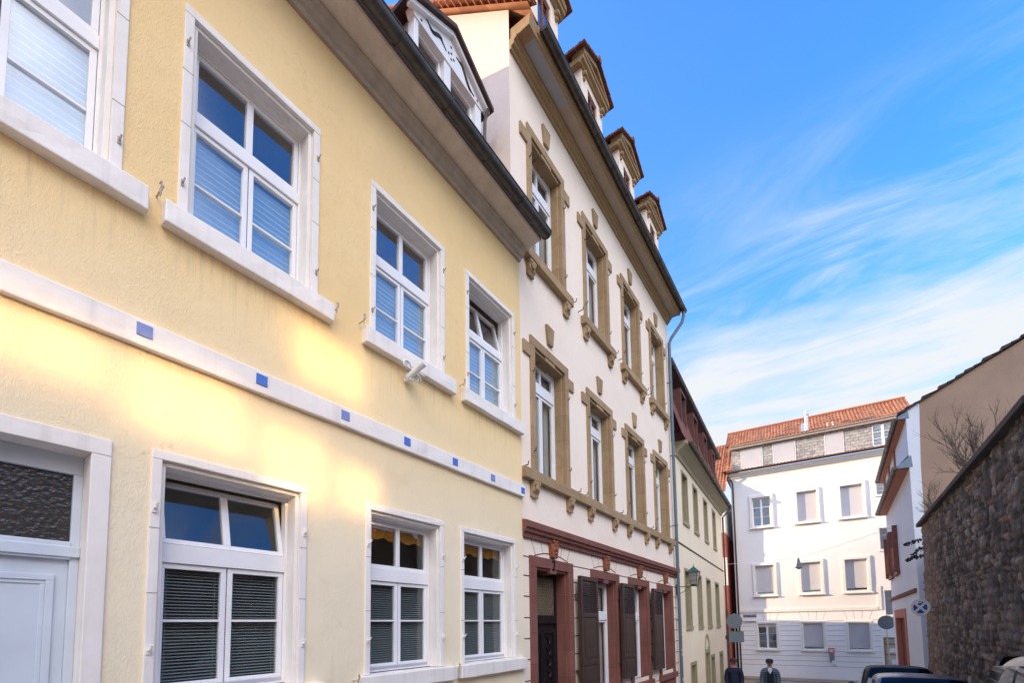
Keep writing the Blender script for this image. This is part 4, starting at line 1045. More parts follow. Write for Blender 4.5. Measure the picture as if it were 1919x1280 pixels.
for (x, y, z, w_) in ((1.75, 1.3, 15.05, .40), (3.0, 1.4, 15.12, .55), (8.0, 1.6, 15.2, .7)):
    s = MB(); s.T = Matrix.Translation((x, y, z)) @ Matrix.Rotation(R_(21), 4, 'X'); s.frame(0, w_, 0, .04, .05, .05, 0, 0, -.25, .3); s.box(.05, w_ - .05, -.25, .3, -.02, .05); s.build('skylight', 'slate_metal', HW4)
for x in (6.1, 6.4): s = MB(); s.lathe([(.05, 0), (.05, .22), (.09, .23), (.09, .28)], (x, 1.2, 14.98), 10); s.build('vent_pipe', 'beige_eave', HW4)
b = MB(); b.tube([(-.1, -.42, 12.38), (-.1, -.40, 12.2), (.12, -.1, 11.75), (.14, -.09, 11.5), (.14, -.09, zb4 + .3)], .05, 10); b.build('downpipe', 'iron', HW4, smooth=True)
# street name plate and white lamp box
b = MB(); b.box(.42, 1.22, -.06, -.03, 1.92, 2.10); np = tag(b.build('street_sign', 'sign_dark'), 'small navy street name plate on the left corner of the white building', 'sign')
np.location = HW4.location.copy(); np.location.z = 0; np.rotation_euler = HW4.rotation_euler
text_mesh('sign_lettering', 'Oberer Fauler Pelz', .11, 'white_paint', np, (.82, -.0625, 2.01), (R_(90), 0, 0), .002, .70)
b = MB(); b.box(.50, 1.24, -.14, -.02, 1.70, 1.88); b.box(.46, 1.28, -.16, -.02, 1.64, 1.699); o = tag(b.build('wall_lamp', 'white_paint'), 'white lamp box under the navy street name plate', 'lamp'); o.location = np.location; o.rotation_euler = np.rotation_euler
vm = thing('vending_box', 'small grey vending box with red top fixed to the white wall', 'box', (-5.797, 36.0, 0), 3.816)
s = MB(); s.box(5.33, 5.60, -.16, -.013, -1.05, -.50); s.build('body', 'mid_grey', vm, bevel=.01)
s = MB(); s.box(5.30, 5.63, -.17, -.013, -.499, -.18); s.build('red_panel', 'red_label', vm, bevel=.01)
s = MB(); s.frame(5.345, 5.585, -.45, -.23, .02, .02, .02, .02, -.176, -.17); s.lathe([(.03, -.176), (.07, -.176), (.07, -.171), (.03, -.171)], (5.42, 0, -.34), 12, 'y'); s.box(5.5, 5.53, -.176, -.171, -.42, -.26); s.build('panel_mark', 'paper', vm)
s = MB(); s.box(5.45, 5.66, -.19, -.013, -1.25, -.98); s.build('tray', 'paper', vm, bevel=.008)

# red house squeezed behind, left of the white building
RH = thing('red_house', 'narrow red rendered house with orange roof squeezed behind the pale yellow house', 'house', (-6.5, 35.0, gz(36) - .3), 3.8)
b = MB(); b.box(-7, .34, 0, 7, RH.location.z, 8.0); b.build('wall', 'red_render', RH)
b = MB(); b.box(-7, .36, -.01, 7.2, 8.0, 11.0); b.build('upper_wall', 'white_wall', RH)
b = MB(); roll_roof(b, -7, .55, (-.4, 10.9), (5, 16.2)); b.build('roof', 'tile', RH)
b = MB(); b.box(.0, .40, -.05, .02, 4.2, 6.2); b.build('shutter', 'stone_trim', RH)
b = MB(); b.box(-6, .36, -.03, .01, 7.0, 7.2); b.build('band_course', 'red_stone', RH)

# ------------------------------------------------------------------ white cottage with brown gable on the right
RX, RY = 2.62, 23.0
HR = thing('white_cottage', 'white house with red eaves and a bare brown gable above the stone wall', 'house', (RX, RY, gz(27) - .6), -90)
zbR = HR.location.z                                   # local x runs towards the camera: x = -(Y-RY); y inward = X-RX
LR = 10.2
b = MB()
holes = [(-8.4, -4.55, zbR, 1.75)]
b.wall(-LR, 0, zbR, 9.75, holes, 0)
b.quad((-LR, 0, zbR), (-LR, 8, zbR), (-LR, 8, 9.75), (-LR, 0, 9.75)); b.build('wall', 'house_white', HR)
gz_ = [(.0, zbR), (.0, 9.72), (.40, 9.94), (.36, zbR)]
b = MB(); b.add([(0.002, .0, zbR), (0.002, .30, zbR), (0.002, .31, 5.2), (.002, .33, 7.6), (.002, .42, 9.98), (.002, 0, 9.76)], [(0, 1, 2, 3, 4, 5)]); b.build('gable_edge', 'house_white', HR)
b = MB(); top = [(.42, 9.985)] + [(.42 + (3.9 + .2 - .42) * i / 12, 9.985 + (11.85 - 9.985) * i / 12) for i in range(1, 13)]
pts = [(.30, zbR)] + [(.31, 5.2), (.33, 7.6)] + top + [(8.4, 9.6), (8.4, zbR)]
b.add([(0, y, z) for y, z in pts], [tuple(range(len(pts)))]); b.add([(-.3, y, z) for y, z in pts], [tuple(range(len(pts)))]); b.build('gable_wall', 'brown_render', HR)
b = MB()
for i in range(18):                                  # ragged tile edge along the verge
    t = i / 18; y = -.24 + 4.4 * t; z = 9.62 + 2.33 * t
    h = .10 + .03 * math.sin(i * 2.7)
    b.add([(.10, y, z + .02), (-.4, y, z + .02), (-.4, y + .27, z + .135), (.10, y + .27, z + .135), (.10, y, z + .02 + h), (-.4, y, z + .02 + h), (-.4, y + .27, z + .10 + h), (.10, y + .27, z + .10 + h)], [(0, 1, 2, 3), (4, 7, 6, 5), (0, 4, 5, 1), (1, 5, 6, 2), (2, 6, 7, 3), (3, 7, 4, 0)])
b.build('verge', 'dark_tile', HR)
b = MB(); b.add([(-.38, -.24, 9.66), (-LR - .2, -.24, 9.66), (-LR - .2, 4.16, 11.99), (-.38, 4.16, 11.99), (-LR - .2, 8.5, 9.6), (-.38, 8.5, 9.6)], [(0, 1, 2, 3), (3, 2, 5, 4)]); b.build('roof', 'tile', HR)
sweep_part('soffit', [(0, 9.42), (-.22, 9.46), (-.22, 9.54), (0, 9.54)], -LR, -.05, 'red_wood', HR)
gutter(HR, -LR, 0.02, -.30, 9.55, .085, joints=.9)
b = MB(); b.add([(.01, -.34, 9.5), (.01, .10, 9.44), (.01, .06, 9.80), (.01, -.20, 9.62), (-.12, -.34, 9.5), (-.12, .10, 9.44), (-.12, .06, 9.80), (-.12, -.2, 9.62)], [(0, 1, 2, 3), (4, 7, 6, 5), (0, 3, 7, 4), (0, 4, 5, 1), (2, 6, 7, 3)]); b.build('eave_flashing', 'slate_metal', HR)
sweep_part('pent_soffit', [(0, 7.48), (-.36, 7.50), (-.36, 7.58), (0, 7.58)], -LR + .4, -.05, 'red_wood', HR)
b = MB(); b.add([(-.05, -.38, 7.60), (-LR + .4, -.38, 7.60), (-LR + .4, -.0, 8.0), (-.05, -.0, 8.0)], [(0, 1, 2, 3)]); b.build('pent_roof', 'zinc', HR)
gutter(HR, -LR + .4, .02, -.42, 7.60, .085, joints=.9, name='pent_gutter')
b = MB(); b.add([(.01, -.40, 7.53), (.01, .10, 7.50), (.01, .07, 7.98), (.01, -.36, 7.62), (-.12, -.40, 7.53), (-.12, .10, 7.5), (-.12, .07, 7.98), (-.12, -.36, 7.62)], [(0, 1, 2, 3), (4, 7, 6, 5), (0, 3, 7, 4), (0, 4, 5, 1), (2, 6, 7, 3)]); b.build('pent_flashing', 'slate_metal', HR)
for x in (-4.2, -6.8, -9.2): b = MB(); b.box(x - .18, x + .18, -.06, .02, 8.0, 9.42); b.build('timber_post', 'red_wood', HR)
b = MB(); b.box(-LR, -.45, -.07, .01, 2.66, 2.83); b.build('band_course', 'red_stone', HR, bevel=.01)
b = MB(); b.frame(-8.75, -4.25, zbR, 2.12, .42, .38, .42, 0, -.05, .25); o = b.build('gateway', 'salmon', HR, bevel=.01)
b = MB(); b.box(-8.33, -4.63, .16, .22, zbR, 1.70)
for i in range(12): b.box(-8.33 + i * .31, -8.33 + i * .31 + .02, .15, .16, zbR, 1.70)
b.build('gate', 'gate_red', o)
b = MB(); b.lathe([(.02, -.03), (.05, -.02), (.02, .03)], (-4.85, .15, 0.2), 8, 'y'); b.build('handle', 'chrome', o)
for k, (x, w_) in enumerate(((-5.3, .34), (-7.2, .34), (-7.9, .30), (-9.9, .30))):
    s = MB(); s.T = Matrix.Translation((x, 0, 0)) @ Matrix.Rotation(R_((18, -14, 16, 0)[k]), 4, 'Z')
    s.frame(-.035, .035, 3.9, 6.15, .02, .02, .05, .05, -.22, -.05); s.box(-.025, .025, -.20, -.07, 3.95, 6.1); s.build('shutter', 'shutter_red', HR)
for (a, c) in ((-7.05, -5.45), (-9.7, -8.1)):
    s = MB(); s.frame(a, c, 3.95, 6.2, .08, .08, .08, .08, -.03, .05); s.box(a - .1, c + .1, -.12, .02, 3.80, 3.95 - .001); o = s.build('window', 'shutter_red', HR); s = MB(); s.box(a + .08, c - .08, -.012, -.006, 4.03, 6.12); s.build('pane', 'car_glass', o)

# ------------------------------------------------------------------ rubble retaining wall
random.seed(17)
PAL = [(.19, .15, .125), (.24, .19, .155), (.30, .25, .215), (.15, .125, .11), (.34, .235, .185), (.22, .20, .185), (.38, .33, .29), (.12, .105, .10)]
ROWS = [-4.0]
while ROWS[-1] < 5.2: ROWS.append(ROWS[-1] + random.uniform(.10, .22))
CUTS = []
for r in ROWS:
    c = [-15.0 - random.random()]
    while c[-1] < 23: c.append(c[-1] + random.choice((random.uniform(.12, .26), random.uniform(.2, .46))))
    CUTS.append([(q, random.choice(PAL), random.random()) for q in c])
import bisect
CY = [[q[0] for q in c] for c in CUTS]
def stone(y, z):
    v = noise.noise_vector(Vector((y * 1.1, z * 1.1, 5))); w = noise.noise_vector(Vector((y * 5, z * 5, 2)))
    z += v.z * .10 + w.z * .03; y += v.x * .16 + w.x * .04
    r = max(0, bisect.bisect_right(ROWS, z) - 1); r = min(r, len(ROWS) - 2); i = max(0, bisect.bisect_right(CY[r], y) - 1); i = min(i, len(CY[r]) - 2)
    d = min(z - ROWS[r], ROWS[r + 1] - z, y - CY[r][i], CY[r][i + 1] - y)
    return d, CUTS[r][i][1], CUTS[r][i][2]
def rubble_wall():
    Y0, Y1, T0 = -14.0, 21.4, 4.92
    b = MB(); vs = []; fs = []; cols = []
    nz = 128
    ys = [Y0 + .3 * i for i in range(81)] + [10.0 + 11.4 * (i + 1) / 300 for i in range(300)]
    for y in ys:
        zg = gz(y) - .2
        for j in range(nz + 1):
            z = zg + (T0 - zg) * j / nz
            d, c, rnd = stone(y, z)
            t = max(0, min(1, d / .035)); t = t * t * (3 - 2 * t)
            f = noise.fractal(Vector((y * 6, z * 6, 1)), .9, 2.0, 4)
            h = t * (.015 + .035 * rnd) + f * .03 + noise.noise(Vector((y * .7, z * .7, 8))) * .04
            vs.append((2.66 - h - (T0 - z) * .018, y, z))
            k = .38 + .62 * t; g_ = 1 + f * .5
            cols.append((c[0] * k * g_, c[1] * k * g_, c[2] * k * g_, 1))
    n = len(ys)
    fs = [(i * (nz + 1) + j, (i + 1) * (nz + 1) + j, (i + 1) * (nz + 1) + j + 1, i * (nz + 1) + j + 1) for i in range(n - 1) for j in range(nz)]
    n0 = len(vs)
    for j in range(nz + 1): vs.append((3.3, Y1, vs[(n - 1) * (nz + 1) + j][2])); cols.append((.2, .16, .13, 1))
    fs += [((n - 1) * (nz + 1) + j, n0 + j, n0 + j + 1, (n - 1) * (nz + 1) + j + 1) for j in range(nz)]
    b.add(vs, fs)
    return b, cols
RW = thing('stone_wall', 'tall dark rubble stone retaining wall along the right side of the street', 'wall', (2.66, 10, gz(10)))
wb, wcols = rubble_wall(); o = wb.build('masonry', 'rubble', None, smooth='all'); o.parent = RW
ca = o.data.color_attributes.new('stone_tint', 'FLOAT_COLOR', 'POINT')
ca.data.foreach_set('color', [q for c in wcols for q in c]); o.location = (-2.66, -10, -gz(10))
b = MB()
y = -14.0
random.seed(11)
while y < 21.4:
    l = min(random.uniform(.7, 1.2), 21.55 - y); d = random.uniform(-.012, .012)
    b.box(2.50 + d, 3.35, y + .006, y + l - .006, 4.90 + d, 5.02 + d * .6); y += l
o = b.build('coping', 'kerb', None, bevel=.012); o.parent = RW; o.location = (-2.66, -10, -gz(10)); o.data.materials[0] = plain('dark_coping', (.13, .105, .085), .95, 0, .2, 5, .5, 30)
b = MB(); b.quad((3.2, -14, 4.85), (40, -14, 4.85), (40, 22.6, 4.85), (3.2, 22.6, 4.85)); struct(b.build('terrace', 'earth'))

# ------------------------------------------------------------------ unseen house added on the terrace to reflect sun onto the yellow wall
GH = thing('reflector_house', 'unseen ochre house added on the terrace to reflect sun patches onto the yellow wall', 'house', (6.0, 5.0, 4.85), -90)
GW = [(8.15, 9.25, 7.10, 7.93), (7.22, 8.05, 6.74, 7.70), (6.42, 7.14, 6.75, 7.50), (6.70, 7.75, 8.25, 9.05), (9.30, 10.35, 7.35, 7.93)]  # openings set so their reflected sun lands on the yellow wall
b = MB(); b.wall(5.4, 10.6, 4.8, 9.6, [(a, c, z0, z1) for a, c, z0, z1 in GW], 0)
for (p, q) in (((5.4, 0), (5.4, 4)), ((10.6, 0), (10.6, 4)), ((5.4, 4), (10.6, 4)), ((5.4, 1.2), (10.6, 1.2))): b.quad((p[0], p[1], 4.8), (q[0], q[1], 4.8), (q[0], q[1], 9.6), (p[0], p[1], 9.6))
b.build('wall', 'ochre', GH)
b = MB(); b.add([(5.2, -.3, 9.55), (10.8, -.3, 9.55), (10.8, 2, 10.9), (5.2, 2, 10.9), (5.2, 4.3, 9.55), (10.8, 4.3, 9.55)], [(0, 1, 2, 3), (3, 2, 5, 4)]); b.build('roof', 'tile', GH)
M['sun_mirror'] = plain('golden_sun_mirror', (1.0, .86, .52), .085, 1.0, .0)  # added mirror panes, tinted gold for the sun patches they throw
for (a, c, z0, z1) in GW:
    s = MB(); s.frame(a, c, z0, z1, .06, .06, .06, .06, -.02, .12); xm = (a + c) / 2; s.box(xm - .02, xm + .02, -.01, .1, z0 + .06, z1 - .06); o = s.build('window', 'white_wood', GH)
    for (p, q) in ((a + .06, xm - .02), (xm + .02, c - .06)): s = MB(); s.box(p, q, .03, .04, z0 + .06, z1 - .06); s.build('pane', 'sun_mirror', o)

# ------------------------------------------------------------------ things in the street
# wall lantern
LT = thing('wall_lantern', 'green capped glass lantern on a scrolled iron bracket on the pale yellow house', 'street lamp', (-5.02, 18.12, 3.0), 90); LT.scale = (.86, .86, .86)
lc = (0, -.78)
b = MB(); b.tube([(0, 0, 2.98), (0, -.92, 3.0)], .018, 8); b.box(-.03, .03, -.03, 0, 2.6, 3.1)
pts = [(0, -.03 - .5 * t, 2.70 + .27 * t - .10 * math.sin(t * math.pi)) for t in [i / 10 for i in range(11)]]; b.tube(pts, .012, 6)
for (cy_, cz_, r0, d) in ((-.10, 2.90, .075, 1), (-.56, 2.92, .06, -1), (-.90, 2.93, .05, 1)):
    b.tube([(0, cy_ + r0 * (1 - i / 26) * math.cos(d * i / 20 * 1.8 * math.pi), cz_ + r0 * (1 - i / 26) * math.sin(d * i / 20 * 1.8 * math.pi)) for i in range(21)], .009, 5)
b.build('bracket', 'lantern_iron', LT, smooth=True)
b = MB()
for sx in (-1, 1):
    for sy in (-1, 1): b.tube([(sx * .11, lc[1] + sy * .11, 3.05), (sx * .21, lc[1] + sy * .21, 3.62)], .012, 6)
b.frame(-.12, .12, 3.03, 3.06, .02, .02, 0, 0, lc[1] - .12, lc[1] + .12); b.box(-.12, .12, lc[1] - .12, lc[1] + .12, 3.02, 3.05)
for t in (.33, .66):
    h = .11 + .10 * t; z = 3.05 + .57 * t
    for sx in (-1, 1): b.tube([(sx * h, lc[1] - h, z), (sx * h, lc[1] + h, z)], .006, 5); b.tube([(-h, lc[1] + sx * h, z), (h, lc[1] + sx * h, z)], .006, 5)
b.build('lantern_frame', 'lantern_iron', LT)
b = MB(); lo, hi = .105, .205
b.add([(-lo, lc[1] - lo, 3.06), (lo, lc[1] - lo, 3.06), (lo, lc[1] + lo, 3.06), (-lo, lc[1] + lo, 3.06), (-hi, lc[1] - hi, 3.62), (hi, lc[1] - hi, 3.62), (hi, lc[1] + hi, 3.62), (-hi, lc[1] + hi, 3.62)], [(0, 1, 5, 4), (1, 2, 6, 5), (2, 3, 7, 6), (3, 0, 4, 7)]); b.build('lantern_glass', 'lamp_glass', LT)
b = MB(); e = .27; t = .05
b.add([(-e, lc[1] - e, 3.60), (e, lc[1] - e, 3.60), (e, lc[1] + e, 3.60), (-e, lc[1] + e, 3.60), (-t, lc[1] - t, 3.83), (t, lc[1] - t, 3.83), (t, lc[1] + t, 3.83), (-t, lc[1] + t, 3.83)], [(0, 3, 2, 1), (0, 1, 5, 4), (1, 2, 6, 5), (2, 3, 7, 6), (3, 0, 4, 7), (4, 5, 6, 7)])
b.lathe([(.05, 3.83), (.03, 3.87), (.012, 3.9), (.008, 4.0)], (0, lc[1], 0), 10); b.build('cap', 'green_cap', LT, bevel=.006)
b = MB(); b.lathe([(.03, 3.06), (.05, 3.2), (.05, 3.36), (.02, 3.44)], (0, lc[1], 0), 10); b.build('bulb', 'paper', LT, smooth=True)

# hanging wire lamp
HL = thing('hanging_street_lamp', 'small bell shaped lamp hung on a wire across the street before the white building', 'street lamp', (-1.55, 30, 4.6))
b = MB()
def wire(p, q, sag): return [(p[0] + (q[0] - p[0]) * i / 16, p[1] + (q[1] - p[1]) * i / 16, p[2] + (q[2] - p[2]) * i / 16 - sag * 4 * (i / 16) * (1 - i / 16)) for i in range(17)]
b.tube(wire((-4.12, .6, 5.20), (0, 0, 5.15), .03), .008, 5); b.tube(wire((0, 0, 5.15), (4.2, -.5, 6.3), .04), .008, 5)
b.build('wire', 'white_paint', HL)
b = MB(); b.lathe([(.02, 5.16), (.05, 5.10), (.07, 4.98), (.10, 4.80), (.15, 4.66), (.21, 4.60), (.20, 4.59)], (0, 0, 0), 14); b.build('shade', 'mid_grey', HL, smooth=True)
b = MB(); b.lathe([(.12, 4.61), (.11, 4.55), (.05, 4.51), (.001, 4.50)], (0, 0, 0), 12); b.build('glass_bowl', 'lamp_glass', HL, smooth=True)

def sign_pole(label, x, y, plates, h, cat='sign', rot=0):
    t_ = thing('traffic_sign', label, cat, (x, y, gz(y)), rot)
    z0 = gz(y); b = MB(); b.tube([(0, 0.04, z0), (0, .04, h)], .03, 10); b.lathe([(.035, 0), (.02, .02)], (0, .04, h), 10); b.build('pole', 'silver', t_, smooth=True)
    for (kind, cz, sx, sz, ox) in plates:
        b = MB()
        if kind == 'round': b.lathe([(.001, -.012), (sx, -.012), (sx + .004, -.004), (sx, .004), (.001, .004)], (ox, -.02, cz), 30, 'y')
        else: b.box(ox - sx, ox + sx, -.03, -.022, cz - sz, cz + sz); b.frame(ox - sx, ox + sx, cz - sz, cz + sz, .02, .02, .02, .02, -.04, -.03)
        pl = b.build('round_plate' if kind == 'round' else 'square_plate', 'sign_grey', t_)
        b = MB(); b.box(ox - sx * .55, ox + sx * .55, -.05, -.041, cz - .02, cz + .02); b.tube([(0, -.045, cz - sz * .8), (0, -.045, cz + sz * .8)], .014, 6); b.build('clamp', 'mid_grey', pl)
    return t_
sign_pole('two grey plate backs, round over square, on a pole by the pale yellow house', -4.15, 25.0, [('round', 1.64, .36, .36, 0), ('square', .86, .34, .27, .06)], 2.0)
ts = sign_pole('grey round plate back on a pole half hidden behind the white cottage', 2.38, 34.2, [('round', 1.46, .40, .40, 0)], 1.7)

# no-stopping sign
NS = thing('no_stopping_sign', 'faded round blue no stopping sign with cream cross and white arrow by the stone wall', 'sign', (2.16, 18.9, 1.98), -34)
z = 1.98
b = MB(); b.lathe([(.001, .012), (.26, .012), (.267, .0), (.26, -.010), (.001, -.010)], (0, 0, z), 40, 'y'); b.build('disc', 'sign_cream', NS, smooth=True)
b = MB()
for q in range(4):
    c0 = q * math.pi / 2 + math.pi / 2; pts = []
    r = .187; off = .036
    for i in range(13):
        a = c0 - math.pi / 4 + .19 + (math.pi / 2 - .38) * i / 12; pts.append((r * math.cos(a), z + r * math.sin(a)))
    pts.append((math.cos(c0) * off * 1.414, z + math.sin(c0) * off * 1.414))
    b.poly(pts, -.0135, -.0105)
b.build('blue_field', 'sign_blue', NS)
b = MB(); b.poly([(-.10, z + .150), (-.055, z + .190), (-.055, z + .165), (.05, z + .165), (.05, z + .14), (-.055, z + .14), (-.055, z + .112)], -.0165, -.014); b.build('arrow', 'white_paint', NS)
b = MB(); b.box(-.02, .02, .013, .05, z - .2, z + .2); b.tube([(0, .04, z), (.35, .33, z)], .022, 8); b.tube([(0, .04, z - .15), (.35, .33, z - .15)], .016, 8); b.build('bracket', 'silver', NS)

# ------------------------------------------------------------------ bare shrub on the wall top
random.seed(21)
def shrub(name, label, base, targets, spread):
    b = MB()
    def grow(p, d, L, r, depth):
        pts = [p]; q = p.copy()
        for i in range(5):
            d = (d + Vector((random.uniform(-.16, .16), random.uniform(-.12, .12), random.uniform(-.05, .12)))).normalized(); q = q + d * (L / 5); pts.append(q.copy())
        b.tube(pts, [r * (1 - .13 * i) for i in range(6)], 5)
        if depth <= 0: return
        for k in range(random.choice((4, 5, 6))):
            s_ = pts[random.randint(1, 5)]
            nd = (d + Vector((random.uniform(-spread, spread), random.uniform(-.6, .6), random.uniform(-.3, .75)))).normalized()
            grow(s_, nd, L * random.uniform(.42, .7), r * .52, depth - 1)
    for (d, L, r) in targets: grow(Vector(base), Vector(d).normalized(), L, r, 3)
    return tag(b.build(name, 'bark', smooth='all'), label, 'shrub')
shrub('bare_shrub', 'leafless winter shrub spreading above the stone wall before the brown gable', (3.0, 15.7, 4.95), [((-.15, .5, .9), 1.25, .024), ((-.3, .1, .8), 1.0, .02), ((.15, .3, .9), 1.35, .025), ((.3, -.2, .7), 1.1, .02), ((-.3, .4, .5), .8, .015), ((.3, .5, .8), 1.2, .02)], .7)
shrub('bare_shrub', 'smaller clump of bare twigs lower along the wall top near its far end', (2.9, 20.4, 4.95), [((-.4, .1, .7), .8, .018), ((-.1, .2, 1), .9, .018)], .8)
b = MB()
random.seed(5)
for k in range(3):
    pts = [Vector((2.66, 21.46 + k * .03, 3.9 + k * .28))]
    d = Vector((-.8, .25, -.45 + .2 * k))
    for i in range(6): d += Vector((random.uniform(-.2, .2), 0, random.uniform(-.3, .2))); pts.append(pts[-1] + d.normalized() * .085)
    b.tube(pts, [.018 - .002 * i for i in range(7)], 5)
    for p in pts[1:]:
        for q in range(9):
            c_ = p + Vector((random.uniform(-.06, .06), random.uniform(-.06, .06), random.uniform(-.06, .06))); a = random.random() * 6.3; s_ = random.uniform(.02, .05)
            u = Vector((math.cos(a), .3, math.sin(a))) * s_; v = Vector((-math.sin(a), .5, math.cos(a))) * s_ * .7
            b.quad(c_ - u, c_ - v, c_ + u, c_ + v)
tag(b.build('ivy_tendril', ['ivy']), 'dark ivy tendrils hanging off the far end of the stone wall', 'ivy')

# ------------------------------------------------------------------ parked cars (noses down the street)
def car(label, name, x, y, paint, roofmat, h=1.55, w=.88, l=4.3, low=False, tail=.62):
    z0 = gz(y + 2); t_ = thing(name, label, 'car', (x, y, z0), 0, 'cars parked along the stone wall')
    t_.rotation_euler = (-math.atan(.075), 0, 0)
    def loft(secs, closed=True):
        b = MB(); n = len(secs[0]); vs = [p for s in secs for p in s]
        fs = [(i * n + j, i * n + (j + 1) % n, (i + 1) * n + (j + 1) % n, (i + 1) * n + j) for i in range(len(secs) - 1) for j in range(n)]
        fs += [tuple(range(n)), tuple(range(len(secs) * n - 1, (len(secs) - 1) * n - 1, -1))]
        b.add(vs, fs); return b
    belt = h * .60
    def ring(yy, hw, zb, zt, tum=.10, n=24, p=3.2):
        out = []
        for k in range(n):
            a = 2 * math.pi * k / n; c, s = math.cos(a), math.sin(a)
            xx = hw * math.copysign(abs(c) ** (2 / p), c); zz_ = (zb + zt) / 2 + (zt - zb) / 2 * math.copysign(abs(s) ** (2 / p), s)
            xx *= 1 - tum * max(0, (zz_ - (zb + zt) / 2) / max(zt - zb, .01)); out.append((xx, yy, zz_))
        return out
    body = [ring(0.0, w * .80, .42, belt * .86), ring(.05, w * .93, .26, belt * .95), ring(.35, w, .20, belt), ring(1.5, w, .2, belt + .01), ring(2.7, w, .2, belt), ring(3.3, w * .985, .22, belt * .96), ring(3.95, w * .95, .26, belt * .86), ring(l - .08, w * .88, .30, belt * .74), ring(l, w * .72, .38, belt * .62)]
    def fix(o): o.location = (0, 0, 0); return o
    bo = fix(loft(body).build('body', paint, t_, smooth='all'))
    ss = bo.modifiers.new('sub', 'SUBSURF'); ss.levels = 1; ss.render_levels = 2
    # greenhouse: rear screen foot, roof, windscreen foot
    prof = [(.16, belt - .06), (tail * .55, belt + (h - belt) * .52), (tail, h - .07), (tail + .35, h - .012), (1.9, h), (2.35, h - .05), (2.75, belt + (h - belt) * .55), (3.25, belt - .05)]
    secs = []
    for (yy, zt) in prof:
        k = (zt - belt) / (h - belt); hw = w * (.97 - .20 * max(k, 0))
        secs.append([(-w * .96, yy, belt - .09), (-w * .955, yy, belt - .02), (-hw - .004, yy, max(belt, zt - .10 * max(k, .1))), (-hw + .05, yy, zt - .028), (-hw * .72, yy, zt - .004 * 1), (0, yy, zt + .022 * max(k, 0)), (hw * .72, yy, zt - .004), (hw - .05, yy, zt - .028), (hw + .004, yy, max(belt, zt - .10 * max(k, .1))), (w * .955, yy, belt - .02), (w * .96, yy, belt - .09)])
    rf = loft(secs).build('roof', roofmat, t_, smooth='all'); fix(rf)
    ss = rf.modifiers.new('sub', 'SUBSURF'); ss.levels = 1; ss.render_levels = 2
    def lerp(a, b_, t): return a + (b_ - a) * t
    # rear window, side windows, windscreen: curved sheets just proud of the shell
    def sheet(name, y0z0, y1z1, w0, w1, out, n=10, bulge=.05, mat='car_glass'):
        b = MB(); rows_ = 8; vs = []
        for j in range(rows_ + 1):
            t = j / rows_
            for i in range(n + 1):
                u = -1 + 2 * i / n; hw = lerp(w0, w1, t)
                yy = lerp(y0z0[0], y1z1[0], t) + out[0] * (1 - bulge * 6 * u * u * .5 + .6 * math.sin(t * math.pi)); zz_ = lerp(y0z0[1], y1z1[1], t) + out[1] * (1 + .9 * math.sin(t * math.pi)) - .02 * u ** 4
                vs.append((u * hw, yy, zz_))
        b.add(vs, [(j * (n + 1) + i, j * (n + 1) + i + 1, (j + 1) * (n + 1) + i + 1, (j + 1) * (n + 1) + i) for j in range(rows_) for i in range(n)])
        return fix(b.build(name, mat, t_, smooth='all'))
    sheet('rear_window', (.20, belt + .05), (tail - .02, h - .10), w * .84, w * .68, (-.05, .03))
    sheet('windscreen', (3.15, belt + .02), (2.42, h - .06), w * .84, w * .70, (.06, .03))
    for sx in (-1, 1):
        for (ya, yb, yc, yd) in ((.75, 1.55, 1.50, .95), (1.63, 2.75, 2.25, 1.58)):
            b = MB(); za, zb_ = belt + .02, h - .14; b.add([(sx * w * .985, ya, za), (sx * w * .985, yb, za), (sx * w * .83, yc, zb_), (sx * w * .83, yd, zb_)], [(0, 1, 2, 3)]); fix(b.build('side_window', 'car_glass', t_))
        b = MB(); b.lathe([(.001, -.11), (.06, -.09), (.09, 0), (.07, .05), (.001, .06)], (sx * (w + .14), 2.55, belt + .08), 12, 'y'); b.tube([(sx * (w * .95), 2.6, belt + .02), (sx * (w + .1), 2.57, belt + .05)], .02, 6); fix(b.build('wing_mirror', 'car_black', t_, smooth=True))
        b = MB(); b.box(*sorted((sx * w * .62, sx * w * .93)), .0, .10, belt * .66, belt * .88); fix(b.build('tail_lamp', 'lamp_red', t_, bevel=.03))
        b = MB(); b.box(*sorted((sx * w * .55, sx * w * .88)), l - .22, l - .06, belt * .58, belt * .76); fix(b.build('headlight', 'chrome', t_, bevel=.03))
        for yy in (.78, l - .80):
            b = MB(); b.lathe([(.20, -.10), (.29, -.11), (.31, -.07), (.31, .07), (.29, .11), (.20, .10)], (sx * (w - .10), yy, .31), 24, 'x'); wh = fix(b.build('wheel', 'rubber', t_, smooth=True))
            b = MB(); b.lathe([(.02, .112 * sx), (.06, .118 * sx), (.19, .10 * sx), (.20, .06 * sx)], (sx * (w - .10), yy, .31), 20, 'x'); b.build('rim', 'silver', wh, smooth=True)
    b = MB(); b.box(-.30, .30, tail - .06, tail, h - .085, h - .06); fix(b.build('brake_light', 'lamp_red', t_, bevel=.008))
    b = MB(); b.tube([(.02, .16, belt + .06), (.03, .30, belt + .22), (-.2, .33, belt + .26)], .012, 6); fix(b.build('wiper', 'rubber', t_))
    b = MB(); b.box(-.26, .26, -.02, .02, belt * .62, belt * .76); fix(b.build('number_plate', 'paper', t_))
    return t_
car('taupe car with a black soft top, farthest of the parked cars', 'parked_car', 1.30, 15.4, 'car_brown', 'car_black', 1.78, .87)
car('dark grey middle car of the three with blue sky in its rear window', 'parked_car', 1.25, 10.75, 'car_grey', 'car_grey', 1.64, .86)
car('silver car nearest the camera, only its rounded rear corner in view', 'parked_car', 1.93, 3.75, 'car_silver', 'car_silver', 1.93, .90, 4.4, False, .72)

